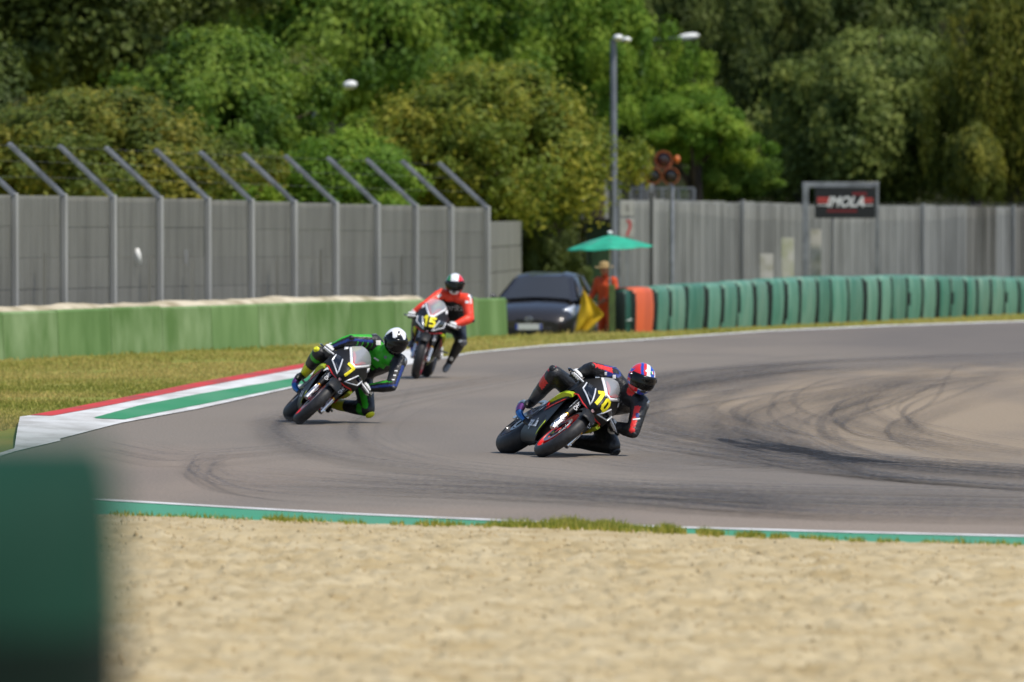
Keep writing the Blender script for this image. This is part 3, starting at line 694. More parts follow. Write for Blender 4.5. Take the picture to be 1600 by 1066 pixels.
# ------------------------------------------------------------------ trees
def _b(c, k=1.22): return (min(1, c[0] * k * 1.04), min(1, c[1] * k), c[2] * k * .95, 1)
_lm = leaf_mat
def leaf_mat(n, a, b, c, t): return _lm(n, _b(a), _b(b), _b(c), t)
LM = {
 'olive':  leaf_mat('leaf_olive', S(72, 88, 32, .85), S(106, 124, 44, .9), S(156, 152, 56, .9), .45),
 'orange': leaf_mat('leaf_rusty_olive', S(66, 80, 34, .85), S(98, 114, 48, .9), S(150, 142, 54, .85), .45),
 'green':  leaf_mat('leaf_green', S(56, 86, 28, .82), S(88, 120, 40, .86), S(132, 154, 58, .9), .45),
 'bright': leaf_mat('leaf_bright', S(64, 98, 28, .85), S(100, 136, 42, .88), S(146, 168, 60, .92), .48),
 'dark':   leaf_mat('leaf_dark', S(56, 72, 36, .85), S(80, 96, 46, .88), S(112, 124, 60, .9), .42),
 'grey':   leaf_mat('leaf_grey_green', S(64, 82, 38, .8), S(100, 118, 56, .85), S(140, 152, 78, .9), .42),
 'yellow': leaf_mat('leaf_yellow_green', S(66, 78, 26, .74), S(100, 112, 40, .76), S(146, 144, 54, .8), .42)}
M_bark = mat('bark', S(84, 70, 54, .6), .95, 0, S(52, 44, 34, .6), 6, .8, 18, stretch=(1, 1, .25))
def crown_mesh(seed, nclump, per, leaf, rx, ry, rz, droop=0.0, cz=0.0, flat=0.75, low=1.0, clump=.36):
    """unit-free crown: clumps of small leaves spread through an uneven volume; returns mesh and clump centres"""
    rs = np.random.RandomState(seed); C = []
    # lobes give the outline its unevenness
    nl = 16; lob = rs.normal(size=(nl, 3)); lob /= np.linalg.norm(lob, axis=1)[:, None]; lob[:, 2] = np.abs(lob[:, 2]) * .9 - .25
    la = .7 + .7 * rs.rand(nl)
    while len(C) < nclump:
        v = rs.normal(size=3); v /= np.linalg.norm(v)
        r = rs.rand() ** .42
        k = .50 + .60 * max(0, max((v @ lob[i]) ** 9 * la[i] if v @ lob[i] > 0 else 0 for i in range(nl)))
        p = v * r * k * np.array([rx, ry, rz])
        if p[2] < -rz * low: continue
        C.append(p)
    C = np.array(C); N = nclump * per
    ci = np.repeat(np.arange(nclump), per); cs = clump * (0.6 + .8 * rs.rand(nclump)) * (rx + ry) / 2 * .42
    off_ = rs.normal(size=(N, 3)); off_ /= np.linalg.norm(off_, axis=1)[:, None]; off_ *= (rs.rand(N) ** .5)[:, None] * cs[ci][:, None]
    off_[:, 2] *= flat
    if droop: off_[:, 2] -= droop * (np.abs(rs.normal(size=N))) * cs[ci]
    pos = C[ci] + off_
    # leaves turned roughly outward and up
    nrm = pos / (np.linalg.norm(pos, axis=1)[:, None] + 1e-6) * .5 + off_ / (np.linalg.norm(off_, axis=1)[:, None] + 1e-6) * .6 + rs.normal(size=(N, 3)) * .55 + np.array([0, 0, .5])
    nrm /= np.linalg.norm(nrm, axis=1)[:, None]
    a = rs.normal(size=(N, 3)); a[:, 2] -= .5 + droop; a -= nrm * np.sum(a * nrm, 1)[:, None]; a /= np.linalg.norm(a, axis=1)[:, None]; b = np.cross(nrm, a)
    s = leaf * (.6 + .8 * rs.rand(N))[:, None]
    V = np.stack([pos - a * s, pos + b * s * .55 - a * s * .1, pos + a * s, pos - b * s * .55 - a * s * .1], 1).reshape(-1, 3)
    V[:, 2] += cz
    me = np_mesh('crown', V, np.arange(4 * N).reshape(-1, 4))
    tint = np.clip(.30 * rs.rand(N) + .62 * rs.rand(nclump)[ci] + .08 + .18 * (rs.rand(N) > .93), 0, 1)
    at = me.attributes.new('tint', 'FLOAT', 'POINT'); at.data.foreach_set('value', np.repeat(tint, 4).astype(np.float32))
    return me, C + np.array([0, 0, cz])
# crown shapes, each about 2 m across before scaling (z = 0 at trunk foot is set per tree)
SH = {}
def shape(key, **kw): SH[key] = crown_mesh(**kw)
shape('round', seed=1, nclump=330, per=230, leaf=.0225, rx=1, ry=1, rz=1, clump=.40)
shape('round2', seed=2, nclump=330, per=230, leaf=.0225, rx=1, ry=1, rz=1, clump=.42)
shape('loose', seed=3, nclump=420, per=190, leaf=.020, rx=1, ry=1, rz=1, clump=.34, droop=.5)
shape('weep', seed=4, nclump=420, per=190, leaf=.021, rx=1, ry=1, rz=1, clump=.34, droop=1.6)
shape('bush', seed=6, nclump=230, per=260, leaf=.031, rx=1, ry=1, rz=1, clump=.5, low=.8)
shape('column', seed=5, nclump=130, per=300, leaf=.055, rx=1, ry=1, rz=1, clump=.85)
def tree(px, d, halfw, ytop, ybot, sh, kind, label, name='tree', group=None, rot=0., depth=1.0):
    """halfw in photo pixels; ytop/ybot the crown's extent in photo rows"""
    k = d / F_PX; x = (px - 800) * k; zt = CAM_H - (ytop - HOR) * k; zb = CAM_H - (ybot - HOR) * k; g = float(hground(x, d)) - .05
    rx = halfw * k; rz = (zt - zb) / 2; cz = (zt + zb) / 2
    e = empty(name, (x, d, g), 0, label, 'tree', group)
    me, C = SH[sh]; key = sh + kind
    if key not in SH:
        m2 = me.copy(); m2.materials.clear(); m2.materials.append(LM[kind]); SH[key] = m2
    cr = shared('crown', SH[key], e, (0, 0, cz - g), (0, 0, rot), (rx, rx * depth, rz))
    # trunk and limbs reaching into the crown
    mb = MB(); r0 = .10 + .035 * (zt - g) * .5; rr = random.Random(int(px * 7 + d)); H = cz - g
    mid_ = [Vector((0, 0, -.2)), Vector((rr.uniform(-.1, .1), rr.uniform(-.1, .1), H * .35)), Vector((rr.uniform(-.2, .2), rr.uniform(-.2, .2), H * .75)), Vector((0, 0, H + rz * .45))]
    mb.tube(mid_, [r0 * 1.25, r0, r0 * .75, r0 * .25], 9)
    cs = C[np.random.RandomState(int(px) % 1000).choice(len(C), 14, replace=False)]
    ca, sa = math.cos(rot), math.sin(rot)
    for c in cs:
        v = Vector((c[0] * rx * ca - c[1] * rx * depth * sa, c[0] * rx * sa + c[1] * rx * depth * ca, c[2] * rz + H))
        t = rr.uniform(.3, .85); st = mid_[1].lerp(mid_[3], t)
        mb.tube([st, st.lerp(v, .5) + Vector((0, 0, -.06 * v.length * .2)), v], [r0 * .42 * (1 - t * .5), r0 * .24, r0 * .08], 6)
    mb.build('trunk', M_bark, e)
    return e
tree(150, 166, 300, 40, 420, 'loose', 'orange', 'rusty olive bushy tree behind the left end of the slab fence', rot=.4)
tree(-140, 175, 230, -120, 430, 'round', 'dark', 'dark tree at the left edge of the picture behind the rusty one', rot=1.4)
tree(60, 192, 330, -330, 300, 'round2', 'dark', 'dark tall tree filling the top left corner', rot=2.2)
tree(345, 182, 215, -60, 420, 'round', 'green', 'mid green tree left of centre, between rusty olive and bright ones', rot=.9)
tree(300, 214, 330, -420, 160, 'round2', 'grey', 'grey green tall tree high behind the mid green one', rot=.2)
tree(545, 176, 140, 140, 450, 'bush', 'bright', 'low bright green bush tree over the middle of the slab fence', rot=1.7)
tree(560, 206, 260, -300, 330, 'round', 'green', 'tall green tree rising behind the low bright bush', rot=2.9)
tree(770, 182, 270, -25, 450, 'loose', 'olive', 'large olive tree left of the lamp post over the fence end', rot=.5)
tree(875, 199, 105, 120, 335, 'weep', 'olive', 'smaller olive tree hanging low behind the parasol', rot=2.0)
tree(935, 212, 128, -160, 330, 'round2', 'bright', 'bright green treetop above the lamp post', rot=1.1)
tree(1085, 206, 100, 92, 300, 'bush', 'bright', 'upright bright green bush tree right of the lamp post', rot=.3)
tree(1145, 207.5, 84, 205, 345, 'bush', 'green', 'rounded green shrub crown spilling over the right fence', rot=2.4)
tree(1130, 262, 200, -300, 330, 'round', 'dark', 'dark tree in the gap behind the bright bush tree', rot=2.0)
tree(1260, 246, 190, -350, 330, 'round2', 'dark', 'dark tall tree left of the big grey green one', rot=.8)
tree(1375, 226, 235, -90, 440, 'loose', 'grey', 'big grey green tree behind the circuit sign', rot=1.3)
tree(1400, 258, 260, -420, 150, 'round', 'grey', 'tall grey green tree high above the circuit sign', rot=2.6)
tree(1522, 216, 46, 158, 345, 'column', 'yellow', 'narrow upright yellow green tree near the right edge', rot=1.0)
tree(1590, 222, 130, -180, 345, 'weep', 'yellow', 'drooping yellow green tree at the right edge', rot=.6)
tree(1700, 232, 190, -200, 420, 'round', 'grey', 'grey green tree half out of the picture on the right', rot=1.9)
# wood on the hillside behind, nearest rows
tree(690, 232, 230, -300, 260, 'round', 'green', 'tall green tree behind the large olive one', rot=.1)
tree(1010, 240, 150, -300, 300, 'round2', 'dark', 'dark tree behind the bright green treetop', rot=.7)
for px, d, hw, yt, sh, kd, lab in ((-420, 178, 250, -60, 'loose', 'olive', 'olive tree left of the picture edge, nearest the fence'), (-700, 200, 280, -200, 'round', 'green', 'green tree well left of the picture edge'), (-980, 190, 260, -120, 'round2', 'grey', 'grey green tree farthest left of the picture edge'),
                                (1900, 236, 230, -160, 'loose', 'green', 'green tree right of the picture edge'), (2180, 250, 260, -220, 'round2', 'dark', 'dark tree farthest right of the picture edge')):
    tree(px, d, hw, yt, 420, sh, kd, lab, rot=px * .01)
k = 0
for (d, y0) in ((288, -420), (330, -520)):
    for j in range(15):
        px = -1150 + j * 285 + (140 if d > 300 else 0) + rnd.uniform(-40, 40)
        tree(px, d + rnd.uniform(-10, 10), rnd.uniform(190, 260), y0 + rnd.uniform(-60, 60), 330, ['round', 'round2', 'loose'][k % 3], ['dark', 'grey', 'dark', 'green'][k % 4], 'tree of the dark wood closing the background', group='wood behind the circuit', rot=rnd.uniform(0, 6)); k += 1
# dark hedge in the gap between the two fences
def hedge(px, d, hw, yt, label, kind='dark'):
    kk = d / F_PX; x = (px - 800) * kk; zt = CAM_H - (yt - HOR) * kk; g = float(hground(x, d))
    e = empty('hedge_bush', (x, d, g), 0, label, 'bush'); key = 'bush' + kind
    if key not in SH:
        m2 = SH['bush'][0].copy(); m2.materials.clear(); m2.materials.append(LM[kind]); SH[key] = m2
    shared('foliage', SH[key], e, (0, 0, (zt - g) * .5), (0, 0, px), (hw * kk, hw * kk, (zt - g) * .58))
    mb = MB()
    for i in range(5): 
        q = i * 1.3; mb.tube([(0, 0, -.1), (.3 * math.cos(q) * hw * kk, .3 * math.sin(q) * hw * kk, (zt - g) * .4), (.5 * math.cos(q) * hw * kk, .5 * math.sin(q) * hw * kk, (zt - g) * .8)], [.05, .035, .012], 6)
    mb.build('stem', M_bark, e)
hedge(846, 182, 60, 318, 'dark bush behind the parked car, left one')
hedge(892, 186, 50, 330, 'dark bush behind the parked car, right one')
# ------------------------------------------------------------------ racing motorcycles
B_black = mat('fairing_satin_black', S(19, 19, 20), .5, 0, spec=.4)
B_gloss = mat('gloss_black', S(13, 13, 15), .12, 0, coat=.6)
B_dark = mat('engine_dark', S(36, 36, 38), .5, .4)
B_rub = mat('tyre_rubber', S(34, 33, 34), .55, 0, S(46, 45, 46), 20, spec=.4)
B_red = mat('rim_red', S(206, 24, 26), .3, 0, coat=.4)
B_red2 = mat('decal_red', S(212, 34, 36), .35)
B_neon = mat('neon_yellow', S(206, 226, 40), .4)
B_white = mat('decal_white', S(236, 236, 238), .35)
B_steel = mat('bike_steel', S(196, 196, 198), .22, .9)
B_alu = mat('bike_alu', S(150, 150, 154), .35, .8)
B_gold = mat('fork_gold', S(196, 146, 50), .3, .8)
B_carb = mat('carbon', S(52, 54, 58), .25, 0, coat=.5)
B_purp = mat('titanium_purple', S(122, 72, 132), .3, .8)
B_blue = mat('titanium_blue', S(60, 110, 168), .3, .8)
B_num = mat('number_yellow', S(242, 226, 36), .45)
B_drl = mat('lamp_outline_silver', S(222, 224, 228), .3, .2)
def smoky_glass():
    m = bpy.data.materials.new('smoked_screen'); m.use_nodes = True; n = m.node_tree.nodes; L = m.node_tree.links
    b = n['Principled BSDF']; b.inputs['Base Color'].default_value = S(196, 200, 206); b.inputs['Roughness'].default_value = .18
    b.inputs['Alpha'].default_value = .5; b.inputs['Specular IOR Level'].default_value = .8
    return m
B_glass = smoky_glass()
KZ = [.62, .66, .70, .76, .80, .86, .92, 1.0, 1.08, 1.16]; KX = [.60, .655, .70, .752, .765, .742, .69, .602, .495, .37]
def nf(y, z): return interp(z, KZ, KX) - 2.8 * abs(y) ** 1.5
NZ = -.072
def N3(y, z, o=.004): return Vector((nf(y, z) + o, y * (1 + o * .8), z + NZ))
FZ = [(.155, .15, -.36, .0), (.19, .22, -.40, .075), (.25, .29, -.40, .12), (.32, .34, -.32, .158), (.40, .37, -.22, .188), (.48, .375, -.14, .212), (.56, .37, -.06, .232), (.64, .40, -.02, .245), (.72, .44, .02, .252), (.80, .47, .08, .25), (.84, .44, .18, .235)]
FZ = [(a, b, c, y * .80) for a, b, c, y in FZ]
fz = [q[0] for q in FZ]
def side_y(x, z):
    xf, xb, y = interp(z, fz, [q[1] for q in FZ]), interp(z, fz, [q[2] for q in FZ]), interp(z, fz, [q[3] for q in FZ])
    t = min(1, max(0, (x - xb) / (xf - xb))); return y * (.90 + .10 * math.sin(math.pi * (.18 + .72 * t)))
def superloft(mb, secs, n=20, e=2.6, mi=0):
    rows = []
    for (x, zt, zb, hw) in secs:
        r = []; zc, hz = (zt + zb) / 2, (zt - zb) / 2
        for i in range(n):
            q = 2 * math.pi * i / n; c, s = math.cos(q), math.sin(q)
            r.append((x, math.copysign(abs(c) ** (2 / e), c) * hw, zc + math.copysign(abs(s) ** (2 / e), s) * hz))
        rows.append(r)
    mb.grid(rows, mi, closed=True); mb.poly(rows[0], mi); mb.poly(rows[-1], mi); return mb
def wheel(name, root, ax, az, r, hw, rim_mat, disc_r, discs=(1, -1)):
    c = (ax, 0, az); rr = r - hw * .92
    mb = MB(); w_ = hw * .92
    mb.lathe_y(c, [(-w_, rr + .004), (-w_, rr - .012), (-w_ * .55, rr - .03), (w_ * .55, rr - .03), (w_, rr - .012), (w_, rr + .004), (w_ * .6, rr - .012), (-w_ * .6, rr - .012)], 48, close=True)
    mb.lathe_y(c, [(-.06, .0), (-.06, .035), (-.03, .05), (.03, .05), (.06, .035), (.06, 0)], 20)
    for k in range(6):
        q = R(60 * k + 12); dv = Vector((math.cos(q), 0, math.sin(q)))
        mb.tube([Vector(c) + dv * .04, Vector(c) + dv * (rr - .02)], [(.02, .013), (.013, .009)], 8, lat=(0, 1, 0))
    rim = mb.build('wheel', rim_mat, root)
    prof = []
    for k in range(15):
        q = R(-96 + 192 * k / 14); prof.append((hw * math.sin(q), r - hw * .92 + hw * .92 * math.cos(q)))
    prof = [(-hw * .86, rr - .002)] + prof + [(hw * .86, rr - .002)]
    mb = MB(); mb.lathe_y(c, prof, 64); mb.build('tyre', B_rub, rim)
    for s in discs:
        mb = MB(); y = s * (hw * .62 + .02)
        mb.lathe_y(c, [(y - .003, disc_r * .72), (y - .003, disc_r), (y + .003, disc_r), (y + .003, disc_r * .72)], 40, close=True)
        mb.lathe_y(c, [(y - .004, .05), (y - .004, disc_r * .62), (y + .004, disc_r * .62), (y + .004, .05)], 10, close=True, mi=1)
        mb.build('brake_disc', [B_alu, B_gloss], rim)
    return rim
def build_bike():
    root = empty('motorcycle')
    wheel('wheel', root, .72, .300, .300, .060, B_red, .165)
    wheel('wheel', root, -.71, .312, .312, .098, B_gloss, .11, (-1,))
    ax, top = Vector((.72, 0, .30)), Vector((.440, 0, .91)); u = (top - ax).normalized()
    for s in (1, -1):
        o = Vector((-.012, s * .105, 0)); mb = MB()
        mb.tube([ax + o + u * .02, ax + o + u * .24], .021, 14); fk = mb.build('fork_leg', B_steel, root)
        mb = MB(); mb.tube([ax + o + u * .17, ax + o + u * .19], [.024, .024], 14); mb.build('dust_seal', B_gold, fk); mb = MB(); mb.tube([ax + o + u * .19, ax + o + u * .22, ax + o + u * .66], [.027, .031, .030], 14); mb.build('outer_tube', B_black, fk)
        mb = MB(); mb.tube([ax + o - u * .04, ax + o + u * .10], [.03, .026], 12); mb.tube([ax + o - Vector((0, .03, 0)), ax + o + Vector((0, .03, 0))], .026, 12)
        mb.box(ax + o + Vector((-.055, 0, .065)) + u * .03, (.05, .055, .13), Matrix.Rotation(R(-24), 3, 'Y')); mb.build('brake_caliper', B_steel, fk, bevel=.006)
        n_ = Vector((0, s, 0)); f_ = u.cross(n_).normalized() * s
        cc = ax + o + u * .35 + n_ * .0325
        text_on('lettering', 'ÖHLINS', .052, lambda x, y: cc + u * x * s + (n_.cross(u * s)) * y * 1.0, B_white, fk, bold=.001)
        cf = ax + o + u * .35 + Vector((.032, 0, .012)); 
        text_on('lettering', 'ÖHLINS', .05, lambda x, y: cf + u * x + Vector((0, -1, 0)) * -y * (1), B_white, fk, bold=.001)
    # front mudguard
    mb = MB(); mb.lathe_y((.72, 0, .30), [(-.072, .285), (-.066, .325), (-.03, .345), (.03, .345), (.066, .325), (.072, .285)], 18, a0=42, a1=150); mb.build('mudguard', B_black, root, solid=.004)
    # nose shell
    W = .215; ys = [-W + 2 * W * i / 36 for i in range(37)]; rows = []
    def zt(y): a = abs(y); return .922 + 1.04 * a if a < .15 else 1.078 - (a - .15) / .065 * .12
    def zb(y): a = abs(y); return .695 + .10 * a + .9 * a * a
    for i in range(17): rows.append([N3(y, zb(y) + (zt(y) - zb(y)) * i / 16, 0) for y in ys])
    mb = MB(); mb.grid(rows)
    for s in (1, -1):
        rr = []
        for i in range(17):
            p = rows[i][-1 if s > 0 else 0]; t = i / 16; e = Vector((.20, s * (.192 - .03 * max(0, t - .6)), .63 + .23 * t)); r = []
            for j in range(8):
                q = j / 7; m_ = p.lerp(e, q); m_.y += s * .018 * math.sin(math.pi * q); r.append(m_)
            rr.append(r)
        mb.grid(rr)
    nose = mb.build('nose_fairing', B_black, root, solid=.005)
    for s in (1, -1):
        c0, c1, c2, c3 = (.050, .760), (.186, .826), (.198, .905), (.128, .915); rr = []
        for i in range(9):
            a = i / 8; r = []
            for j in range(9):
                b = j / 8; y = (c0[0] * (1 - a) + c1[0] * a) * (1 - b) + (c3[0] * (1 - a) + c2[0] * a) * b; z = (c0[1] * (1 - a) + c1[1] * a) * (1 - b) + (c3[1] * (1 - a) + c2[1] * a) * b
                r.append(N3(s * y, z, .004))
            rr.append(r)
        mb = MB(); mb.grid(rr); hl = mb.build('headlight', B_gloss, nose)
        pl = [(.196, .895), (.188, .824), (.056, .752), (.120, .905)]; pts_ = []
        for a, b in zip(pl, pl[1:]):
            for k in range(7): pts_.append(N3(s * (a[0] + (b[0] - a[0]) * k / 7), a[1] + (b[1] - a[1]) * k / 7, .009))
        pts_.append(N3(s * pl[-1][0], pl[-1][1], .009)); mb = MB(); mb.tube(pts_, .0072, 8); mb.build('light_strip', B_drl, hl)
        # raised satin intake blade in the lamp
        mb = MB(); mb.grid([[N3(s * y, z, .012) for y, z in ((.085, .80), (.155, .905), (.178, .90), (.125, .80))], [N3(s * y, z, .006) for y, z in ((.08, .79), (.15, .915), (.185, .91), (.13, .79))]]); mb.poly([N3(s * y, z, .012) for y, z in ((.085, .80), (.155, .905), (.178, .90), (.125, .80))]); mb.build('lamp_blade', B_carb, hl)
        # white edging and red flash beside the screen
        rr = []
        for k in range(9):
            t = k / 8; y, z = .020 + .132 * t, .930 + .150 * t; rr.append([N3(s * (y + .006 * 1), z - .013, .006), N3(s * (y - .010), z + .012, .0085)])
        mb = MB(); mb.grid(rr); mb.build('white_edging', B_white, nose, solid=.003)
        mb = MB(); rr = []
        for k in range(7):
            t = k / 6; y, z = .008 + .085 * t, .935 + .105 * t; h = .034 * math.sin(math.pi * (.12 + .80 * t)); rr.append([N3(s * y, z + .012, .012), N3(s * max(.002, y - .35 * h), z + h + .012, .013)])
        mb.grid(rr); mb.build('red_flash', B_red2, nose)
        mb = MB(); mb.grid([[N3(s * y, z, .007) for y, z in ((.160, 1.062), (.184, 1.022))], [N3(s * y, z, .007) for y, z in ((.146, 1.035), (.170, .997))]]); mb.build('white_patch', B_white, nose, solid=.003)
        # red chin line
        mb = MB(); mb.tube([N3(s * .03, .715, .003), N3(s * .10, .722, .006), N3(s * .17, .748, .008), Vector((.44, s * .205, .655)), Vector((.34, s * .205, .655))], .0065, 8); mb.build('red_line', B_red2, nose)
    mb = MB(); mb.grid([[N3(y, z, .016) for y in (-.03, -.01, .01, .03)] for z in (.937, .956)]); mb.build('maker_badge', B_white, nose)
    mb = MB(); mb.tube([N3(0, .735, .0), N3(0, .735, .007)], .016, 14); mb.build('tank_badge', mat('badge_pale', S(190, 150, 150), .4), nose)
    mb = MB(); rr = []      # screen
    for i in range(12):
        r = []
        for j in range(21):
            y = -.148 + .296 * j / 20; a, b = zt(y) - .004, 1.172 - (abs(y) / .148) ** 2.6 * .085; z = a + (b - a) * i / 11
            r.append(N3(y, z, .005 + .016 * math.sin(math.pi * i / 11) * (1 - (y / .148) ** 2)))
        rr.append(r)
    mb.grid(rr); mb.build('windscreen', B_glass, nose)
    mb = MB(); mb.box((.47, 0, .83), (.10, .20, .08)); mb.box((.43, 0, .90), (.02, .13, .08), Matrix.Rotation(R(-30), 3, 'Y')); mb.build('dashboard', B_dark, root, bevel=.01)
    # side fairings, belly
    for s in (1, -1):
        rows = []
        for z, xf, xb, y in FZ:
            rows.append([(xb + (xf - xb) * j / 12, s * side_y(xb + (xf - xb) * j / 12, z), z) for j in range(13)])
        mb = MB(); mb.grid(rows); sf = mb.build('side_fairing', B_black, root, solid=.006, sub=1)
        rr = []
        for k in range(9):
            t = k / 8; x = .49 - .50 * t; z = .655 - .01 * min(1, t * 3) - .150 * max(0, t - .33); yy = side_y(x, z)
            rr.append([(x, s * (yy - .01), z + .030), (x, s * (yy + .020 + .018 * math.sin(math.pi * min(1, .1 + t))), z + .016), (x, s * (yy + .020 + .018 * math.sin(math.pi * min(1, .1 + t))), z - .016), (x, s * (yy - .01), z - .020)])
        mb = MB(); mb.grid(rr); mb.poly(rr[0]); mb.poly(rr[-1]); mb.build('winglet', B_neon, sf)
        rr = []
        for k in range(6):
            t = k / 5; x = .40 - .34 * t; z = .600 - .15 * t; rr.append([(x, s * (side_y(x, z) + .010), z), (x - .01, s * (side_y(x, z - .02) + .010), z - .022)])
        mb = MB(); mb.grid(rr); mb.build('red_stripe', B_red2, sf, solid=.003)
        rr = []
        for k in range(7):
            t = k / 6; x = .345 - .1 * t; z = .31 - .115 * t; rr.append([(x - .02, s * (side_y(x - .02, z) + .008), z), (x - .05, s * (side_y(x - .05, z + .012) + .008), z + .03)])
        mb = MB(); mb.grid(rr); mb.build('neon_edge', B_neon, sf, solid=.003)
        q = MB(); q.tube([(.02 + .045 * math.cos(a), s * (side_y(.02, .50 + .02 * math.sin(a)) + .012), .50 + .02 * math.sin(a) - .02 * math.cos(a)) for a in [2 * math.pi * i / 20 for i in range(21)]], .006, 6); q.build('red_badge_ring', B_red2, sf)
        def bel(x, y): xx = -.02 - s * x * 1.0; zz = .30 + y; return Vector((xx, s * (side_y(xx, zz) + .011), zz))
        text_on('lettering', 'aprilia', .12, bel, B_white, sf, bold=.003)
        mb = MB(); mb.box((.12, s * .206, .60), (.05, .006, .06), Matrix.Rotation(R(20), 3, 'Y')); mb.build('sponsor_patch', B_red2, sf, bevel=.002)
    # engine, radiator, frame
    mb = MB(); superloft(mb, [(.30, .62, .34, .12), (.22, .70, .26, .15), (0, .72, .22, .16), (-.2, .66, .24, .15), (-.32, .56, .30, .11)], 16); mb.build('engine', B_dark, root)
    mb = MB(); rr = [[(.36 - .07 * (abs(y) / .17) ** 2 + .05 * (z - .5), y, z) for y in (-.13, -.08, 0, .08, .13)] for z in (.36, .5, .64)]; mb.grid(rr); mb.build('radiator', mat('radiator', S(40, 40, 42), .6, .5, S(60, 60, 62), 60), root, solid=.02)
    for s in (1, -1):
        mb = MB(); mb.tube([(.42, s * .05, .88), (.25, s * .14, .82), (0, s * .165, .70), (-.14, s * .15, .48)], [(.05, .02), (.06, .022), (.06, .022), (.05, .022)], 10); mb.build('frame_beam', B_alu, root)
        mb = MB(); mb.tube([(-.14, s * .12, .42), (-.40, s * .145, .40), (-.72, s * .135, .315)], [(.045, .02), (.05, .02), (.03, .018)], 10); mb.build('swingarm', B_alu, root)
        mb = MB(); mb.box((-.70, s * .15, .315), (.09, .022, .05)); mb.build('axle_block', B_steel, root, bevel=.005)
        # bars, lever, pegs
        mb = MB(); mb.tube([(.405, s * .10, .815), (.385, s * .18, .815), (.335, s * .345, .792)], [.018, .012, .012], 10); bar = mb.build('handlebar', B_gloss, root)
        mb = MB(); mb.tube([(.372, s * .215, .81), (.335, s * .345, .792)], .0175, 12); mb.build('grip', B_rub, bar)
        mb = MB(); mb.tube([(.405, s * .165, .815), (.432, s * .21, .810), (.425, s * .30, .798), (.405, s * .352, .788)], [.008, .009, .008, .007], 8); mb.build('lever', B_white, bar)
        mb = MB(); mb.tube([(.325, s * .36, .79), (.36, s * .385, .788), (.42, s * .378, .788), (.455, s * .35, .788)], [.010, .010, .010, .008], 8); mb.build('lever_guard', B_gloss, bar)
        mb = MB(); mb.tube([(.41, s * .12, .83), (.41, s * .12, .88)], .022, 12); mb.build('reservoir', mat('reservoir', S(120, 116, 110), .4), bar)
        mb = MB(); mb.tube([(-.30, s * .16, .41), (-.30, s * .265, .405)], .012, 8); mb.box((-.28, s * .155, .44), (.10, .012, .16)); mb.build('footpeg', B_alu, root, bevel=.003)
    mb = MB(); superloft(mb, [(.30, .86, .78, .06), (.25, .91, .75, .12), (.16, .96, .70, .155), (0, .975, .67, .168), (-.14, .93, .67, .145), (-.25, .86, .70, .105), (-.29, .83, .72, .08)], 24); mb.build('fuel_tank', B_black, root)
    mb = MB(); superloft(mb, [(-.24, .82, .72, .09), (-.42, .835, .74, .125), (-.58, .89, .78, .125), (-.72, .965, .84, .105), (-.88, 1.0, .91, .06), (-.95, 1.0, .95, .02)], 20); tl = mb.build('tail_unit', B_black, root)
    mb = MB(); superloft(mb, [(-.23, .845, .80, .10), (-.32, .85, .81, .125), (-.46, .865, .82, .125), (-.56, .90, .86, .10)], 16); mb.build('seat_pad', mat('seat_foam', S(26, 26, 27), .9), tl)
    mb = MB(); mb.lathe_y((-.71, 0, .312), [(-.112, .28), (-.106, .325), (-.05, .345), (.05, .345), (.106, .325), (.112, .28)], 14, a0=20, a1=118); hg = mb.build('rear_hugger', mat('hugger_grey', S(96, 98, 104), .3, 0, coat=.5), root, solid=.004)
    # exhaust on the right side
    mb = MB(); mb.tube([(.10, -.04, .30), (-.15, -.07, .30), (-.28, -.10, .30), (-.34, -.14, .30)], .028, 12); ex = mb.build('exhaust', B_dark, root)
    mb = MB(); mb.tube([(-.33, -.14, .295), (-.37, -.185, .295), (-.42, -.215, .315)], [.026, .032, .036], 14); mb.build('blued_pipe', B_blue, ex)
    mb = MB(); mb.tube([(-.42, -.215, .315), (-.465, -.228, .345), (-.50, -.234, .38)], [.036, .040, .040], 14); mb.build('purple_sleeve', B_purp, ex)
    mb = MB(); mb.tube([(-.50, -.234, .38), (-.55, -.235, .40), (-.64, -.22, .44), (-.68, -.21, .45)], [.040, .040, .036, .03], 14); mb.build('silencer', B_carb, ex)
    mb = MB()                                                # chain run, left side
    for a, b in (((-.16, .455), (-.71, .365)), ((-.16, .375), (-.71, .262))): mb.bar((a[0], .135, a[1]), (b[0], .135, b[1]), .012, .014)
    mb.lathe_y((-.71, .135, .312), [(-.003, .02), (-.003, .058), (.003, .058), (.003, .02)], 24, close=True); mb.build('chain', B_dark, root)
    return root
def copy_tree(o, parent=None):
    c = o.copy(); sc.collection.objects.link(c); c.parent = parent
    for ch in list(o.children): copy_tree(ch, c)
    return c
RT = .058
def place(px, py, yaw, lean):
    th = R(-90 + yaw); M = Matrix.Rotation(th, 4, 'Z') @ Matrix.Rotation(R(-lean), 4, 'X')
    x, y = G(px, py); q = M @ Vector((.72, 0, RT)); t = Vector((x, y, RT)) - q
    return Matrix.Translation(t) @ M, Vector((x, y, 0))
BK = [place(846, 714.5, 14, 53), place(467, 663, 5.5, 46), place(650, 592, -4.5, 14.5)]
bike = build_bike()
bikes = [bike, copy_tree(bike), copy_tree(bike)]
